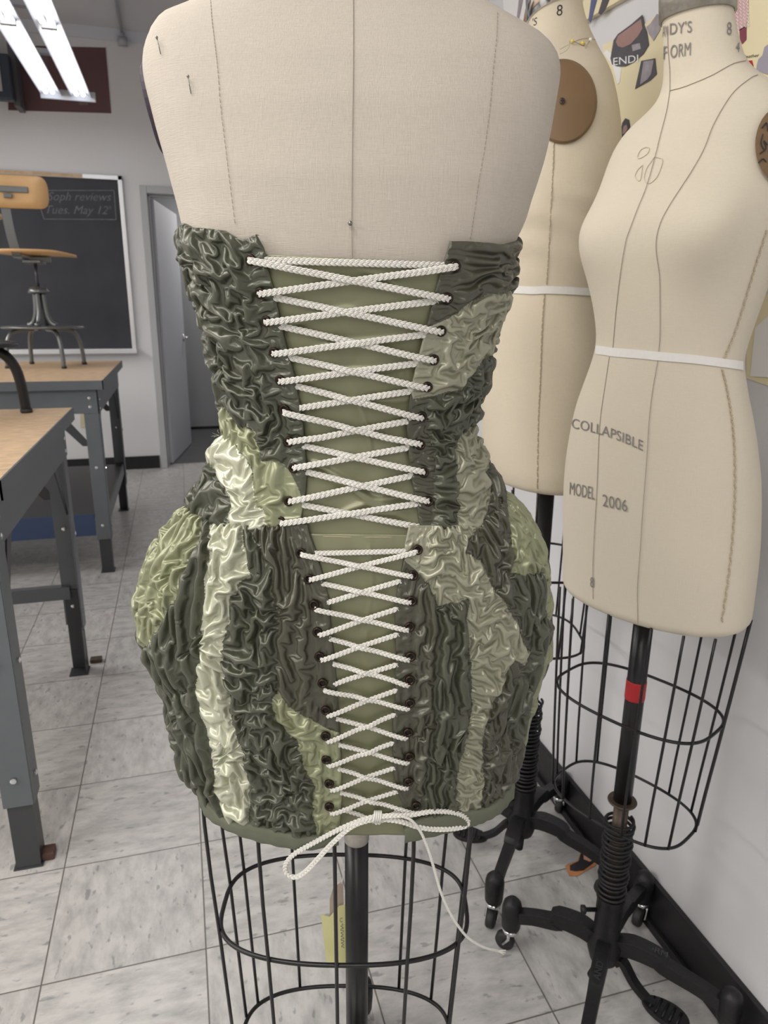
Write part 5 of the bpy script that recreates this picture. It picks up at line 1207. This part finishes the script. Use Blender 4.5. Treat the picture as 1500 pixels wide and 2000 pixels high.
def braid(mb, P, N, s=1., step=.0007, taper=None):
    """three-strand plait swept along P with flat side facing N"""
    P = np.asarray(P, float); l = np.concatenate([[0], np.cumsum(np.linalg.norm(np.diff(P, axis=0), axis=1))]); n = max(8, int(l[-1] / step)); u = np.linspace(0, l[-1], n)
    Q = np.stack([np.interp(u, l, P[:, i]) for i in range(3)], 1); Nn = np.stack([np.interp(u, l, N[:, i]) for i in range(3)], 1)
    T = np.gradient(Q, axis=0); T /= np.linalg.norm(T, axis=1)[:, None]; Nn -= T * (Nn * T).sum(1)[:, None]; Nn /= np.linalg.norm(Nn, axis=1)[:, None]; B = np.cross(T, Nn)
    pitch = .0130 * s; tw = 1. if taper is None else np.interp(u / l[-1], *taper)
    tw = np.broadcast_to(tw, u.shape)
    for k in range(3):
        ph = 2 * np.pi * (u / pitch + k / 3)
        C0 = Q + B * (.00165 * s * tw * np.sin(ph))[:, None] + Nn * (.00085 * s * np.sin(2 * ph))[:, None]
        D = np.gradient(C0, axis=0); D /= np.linalg.norm(D, axis=1)[:, None]
        Sd = np.cross(D, Nn); Sd /= np.linalg.norm(Sd, axis=1)[:, None]
        for sg in (-1, 1):
            mb.tube(C0 + Sd * (sg * .00056 * s), .00074 * s, 5, up=None)
def cord_px(mb, pts, offs, s=1., n=50, bodyoff=0.):
    p = np.asarray(pts, float); m = len(p); t = np.linspace(0, m - 1, n); q = smooth_path(p, n) if m > 2 else np.stack([np.interp(t, range(m), p[:, i]) for i in (0, 1)], 1)
    o = np.interp(t, np.linspace(0, m - 1, len(offs)), offs); P = body_d.hit(q[:, 0], q[:, 1], 0.); N = body_d.normal(P)
    braid(mb, P + N * o[:, None], N, s)
def lace_set(mb, L, Rr, segs, op, of, hit_edge=34, EI=None, rr=.0046, sc=1.):
    for a, ia, b_, ib, over in segs:
        pa = np.array(L[ia] if a in 'Ll' else Rr[ia], float); pb = np.array(L[ib] if b_ in 'Ll' else Rr[ib], float)
        n = 46; t = np.linspace(0, 1, n); dist = np.linalg.norm(pb - pa); o = np.full(n, op + rr)
        e = hit_edge
        for typ, tt in ((a, t * dist), (b_, (1 - t) * dist)):
            if typ in 'LR':
                w_ = np.clip(1 - (tt - e * .5) / (dist * .42), 0, 1); w_ = w_ * w_ * (3 - 2 * w_); o = np.maximum(o, op + rr + (of + .0042 - op - rr) * w_)
                o = np.where(tt < 7, o - (7 - tt) / 7 * .0016, o)
        o = o + over * .0030 * np.exp(-((t - .5) / .10) ** 2)
        sg = 1 if pb[0] > pa[0] else -1
        if a in 'LR': pa = pa + (pb - pa) / dist * 4.5
        if b_ in 'LR': pb = pb - (pb - pa) / dist * 4.5
        q = pa[None] * (1 - t[:, None]) + pb[None] * t[:, None]
        eL = np.array(EI[0], float); eR = np.array(EI[1], float); keep = np.ones(n, bool)
        if 'l' in (a, b_): keep &= q[:, 0] > np.interp(q[:, 1], eL[:, 1], eL[:, 0]) - 5
        if 'r' in (a, b_): keep &= q[:, 0] < np.interp(q[:, 1], eR[:, 1], eR[:, 0]) + 5
        q = q[keep]; o = o[keep]
        P = body_d.hit(q[:, 0], q[:, 1]); N = body_d.normal(P)
        braid(mb, P + N * o[:, None], N, sc)
bl_ = MB()
lace_set(bl_, EL, ER, [('l', 0, 'r', 0, 0), ('L', 0, 'R', 1, 1), ('R', 0, 'L', 1, 0)] + sum([[('l', i, 'R', i + 1, 1 if i % 2 else 0), ('r', i, 'L', i + 1, 0 if i % 2 else 1)] for i in (1, 2, 3)], []) +
         [('l', 4, 'R', 5, 1), ('r', 4, 'l', 5, 0), ('L', 5, 'R', 6, 1), ('r', 5, 'L', 6, 0), ('l', 6, 'R', 7, 1), ('r', 6, 'L', 7, 0), ('l', 7, 'R', 8, 1), ('r', 7, 'L', 8, 0)], .0012, OB, EI=(BLI, BRI), sc=1.12)
lace_set(bl_, EL + [(548, 1021)], ER + [(820, 1029)], [('r', 8, 'L', 9, 1), ('l', 8, 'r', 9, 0)], .0012, OB, 40, EI=(BLI, BRI), sc=1.12)
bl_.build('bodice_lace', MT['cord'], dress, True)['label'] = 'white braided cord criss-crossing the bodice back'
sl_ = MB()
lace_set(sl_, KL, KR, [('l', 0, 'r', 0, 0), ('L', 0, 'R', 1, 1), ('R', 0, 'L', 1, 0), ('l', 1, 'R', 2, 1), ('r', 1, 'l', 2, 0), ('L', 2, 'R', 3, 1), ('r', 2, 'L', 3, 0), ('l', 3, 'R', 4, 1), ('r', 3, 'L', 4, 0),
    ('l', 4, 'R', 5, 1), ('r', 4, 'l', 5, 0), ('L', 5, 'R', 6, 1), ('r', 5, 'L', 6, 0), ('l', 6, 'R', 7, 0), ('r', 6, 'L', 7, 1), ('l', 7, 'R', 8, 0), ('r', 7, 'L', 8, 1), ('l', 8, 'R', 9, 1), ('r', 8, 'L', 9, 0), ('l', 9, 'R', 10, 1), ('r', 9, 'L', 10, 0)], .0035, OS, 24, EI=(SLI, SRI), rr=.0056, sc=.95)
KN = (737, 1594)
cord_px(sl_, [(668, 1573), (700, 1583), KN], [.0055, .006, .010]); cord_px(sl_, [(785, 1572), (762, 1585), KN], [.0055, .006, .010])
lace_o = sl_.build('skirt_lace', MT['cord'], dress, True); lace_o['label'] = 'white braided cord lacing the skirt back'
def free_cord(mb, pts, s=1., n=90, taper=None):
    """pts: (px, py, metres in front of the dress surface at the hem)"""
    q = smooth_path(pts, n); zs_ = []
    P = []
    for x, y, o in q:
        yy_ = min(y, 1628); h = body_d.hit([x], [yy_], 0.)[0]; b_ = h @ EB - o; P.append(at_b(x, y, b_))
    P = np.array(P); Nn = np.tile(-(EB * .9) + np.array([0, 0, .35]), (n, 1)); braid(mb, P, Nn, s, taper=taper)
bw = MB()
free_cord(bw, [(745, 1592, .014), (705, 1602, .014), (660, 1621, .016), (615, 1645, .017), (575, 1668, .018), (558, 1688, .018), (560, 1706, .018), (577, 1713, .018), (597, 1702, .018), (622, 1676, .018), (650, 1646, .018), (690, 1613, .016), (740, 1597, .013)], n=130)
free_cord(bw, [(730, 1596, .013), (765, 1593, .017), (800, 1592, .018), (845, 1585, .018), (885, 1587, .018), (908, 1596, .018), (914, 1608, .018), (900, 1616, .018), (860, 1620, .018), (820, 1616, .017), (780, 1604, .016), (735, 1599, .012)], n=130)
kn = MB(); kP = body_d.hit([KN[0]], [KN[1]], .0115)[0]; 
for i in range(4):
    a = np.linspace(0, 2 * np.pi, 22)[:-1]; ax = -3 + i * 2.
    kn.tube([kP + EA * (ax * .0011 + .0008 * math.sin(t)) + EB * (.0042 * math.cos(t)) + np.array([0, 0, .0056 * math.sin(t)]) for t in a], .0011, 6, closed=True)
bo = bw.build('bow_loops', MT['cord'], lace_o, True)
kn.build('bow_knot', MT['cord'], lace_o, True)
tl_ = MB()
free_cord(tl_, [(785, 1594, .022), (803, 1602, .023), (820, 1622, .024), (833, 1650, .024), (843, 1680, .024), (853, 1715, .024), (862, 1745, .024), (875, 1775, .024), (893, 1806, .024), (915, 1832, .024), (945, 1850, .024), (972, 1857, .024)], .62, 140)
for e_ in ((988, 1856), (987, 1861), (984, 1864)):
    h = body_d.hit([972], [1628])[0]; b_ = h @ EB - .024; tl_.tube([at_b(968, 1856.5, b_), at_b(978, (1857 + e_[1]) / 2, b_), at_b(e_[0], e_[1], b_)], .0007, 5)
tl_.build('lace_tail', MT['cord'], lace_o, True)
# stray threads at the raw seams
stt = MB()
for (x, y, dx, dy) in ((424, 850, -9, -5), (424, 850, -6, 4), (424, 851, -11, 1), (372, 990, -6, -8), (374, 990, 3, -7), (424, 846, 2, -7)):
    a = body_d.hit([x + 4], [y], OB + .006)[0]; b0 = a @ EB; stt.tube([a, at_b(x + dx * .6, y + dy * .5, b0 - .002), at_b(x + dx, y + dy, b0 - .003)], .00022, 4)
stt.build('frayed_threads', MT['satin_sage_lit'], dress)
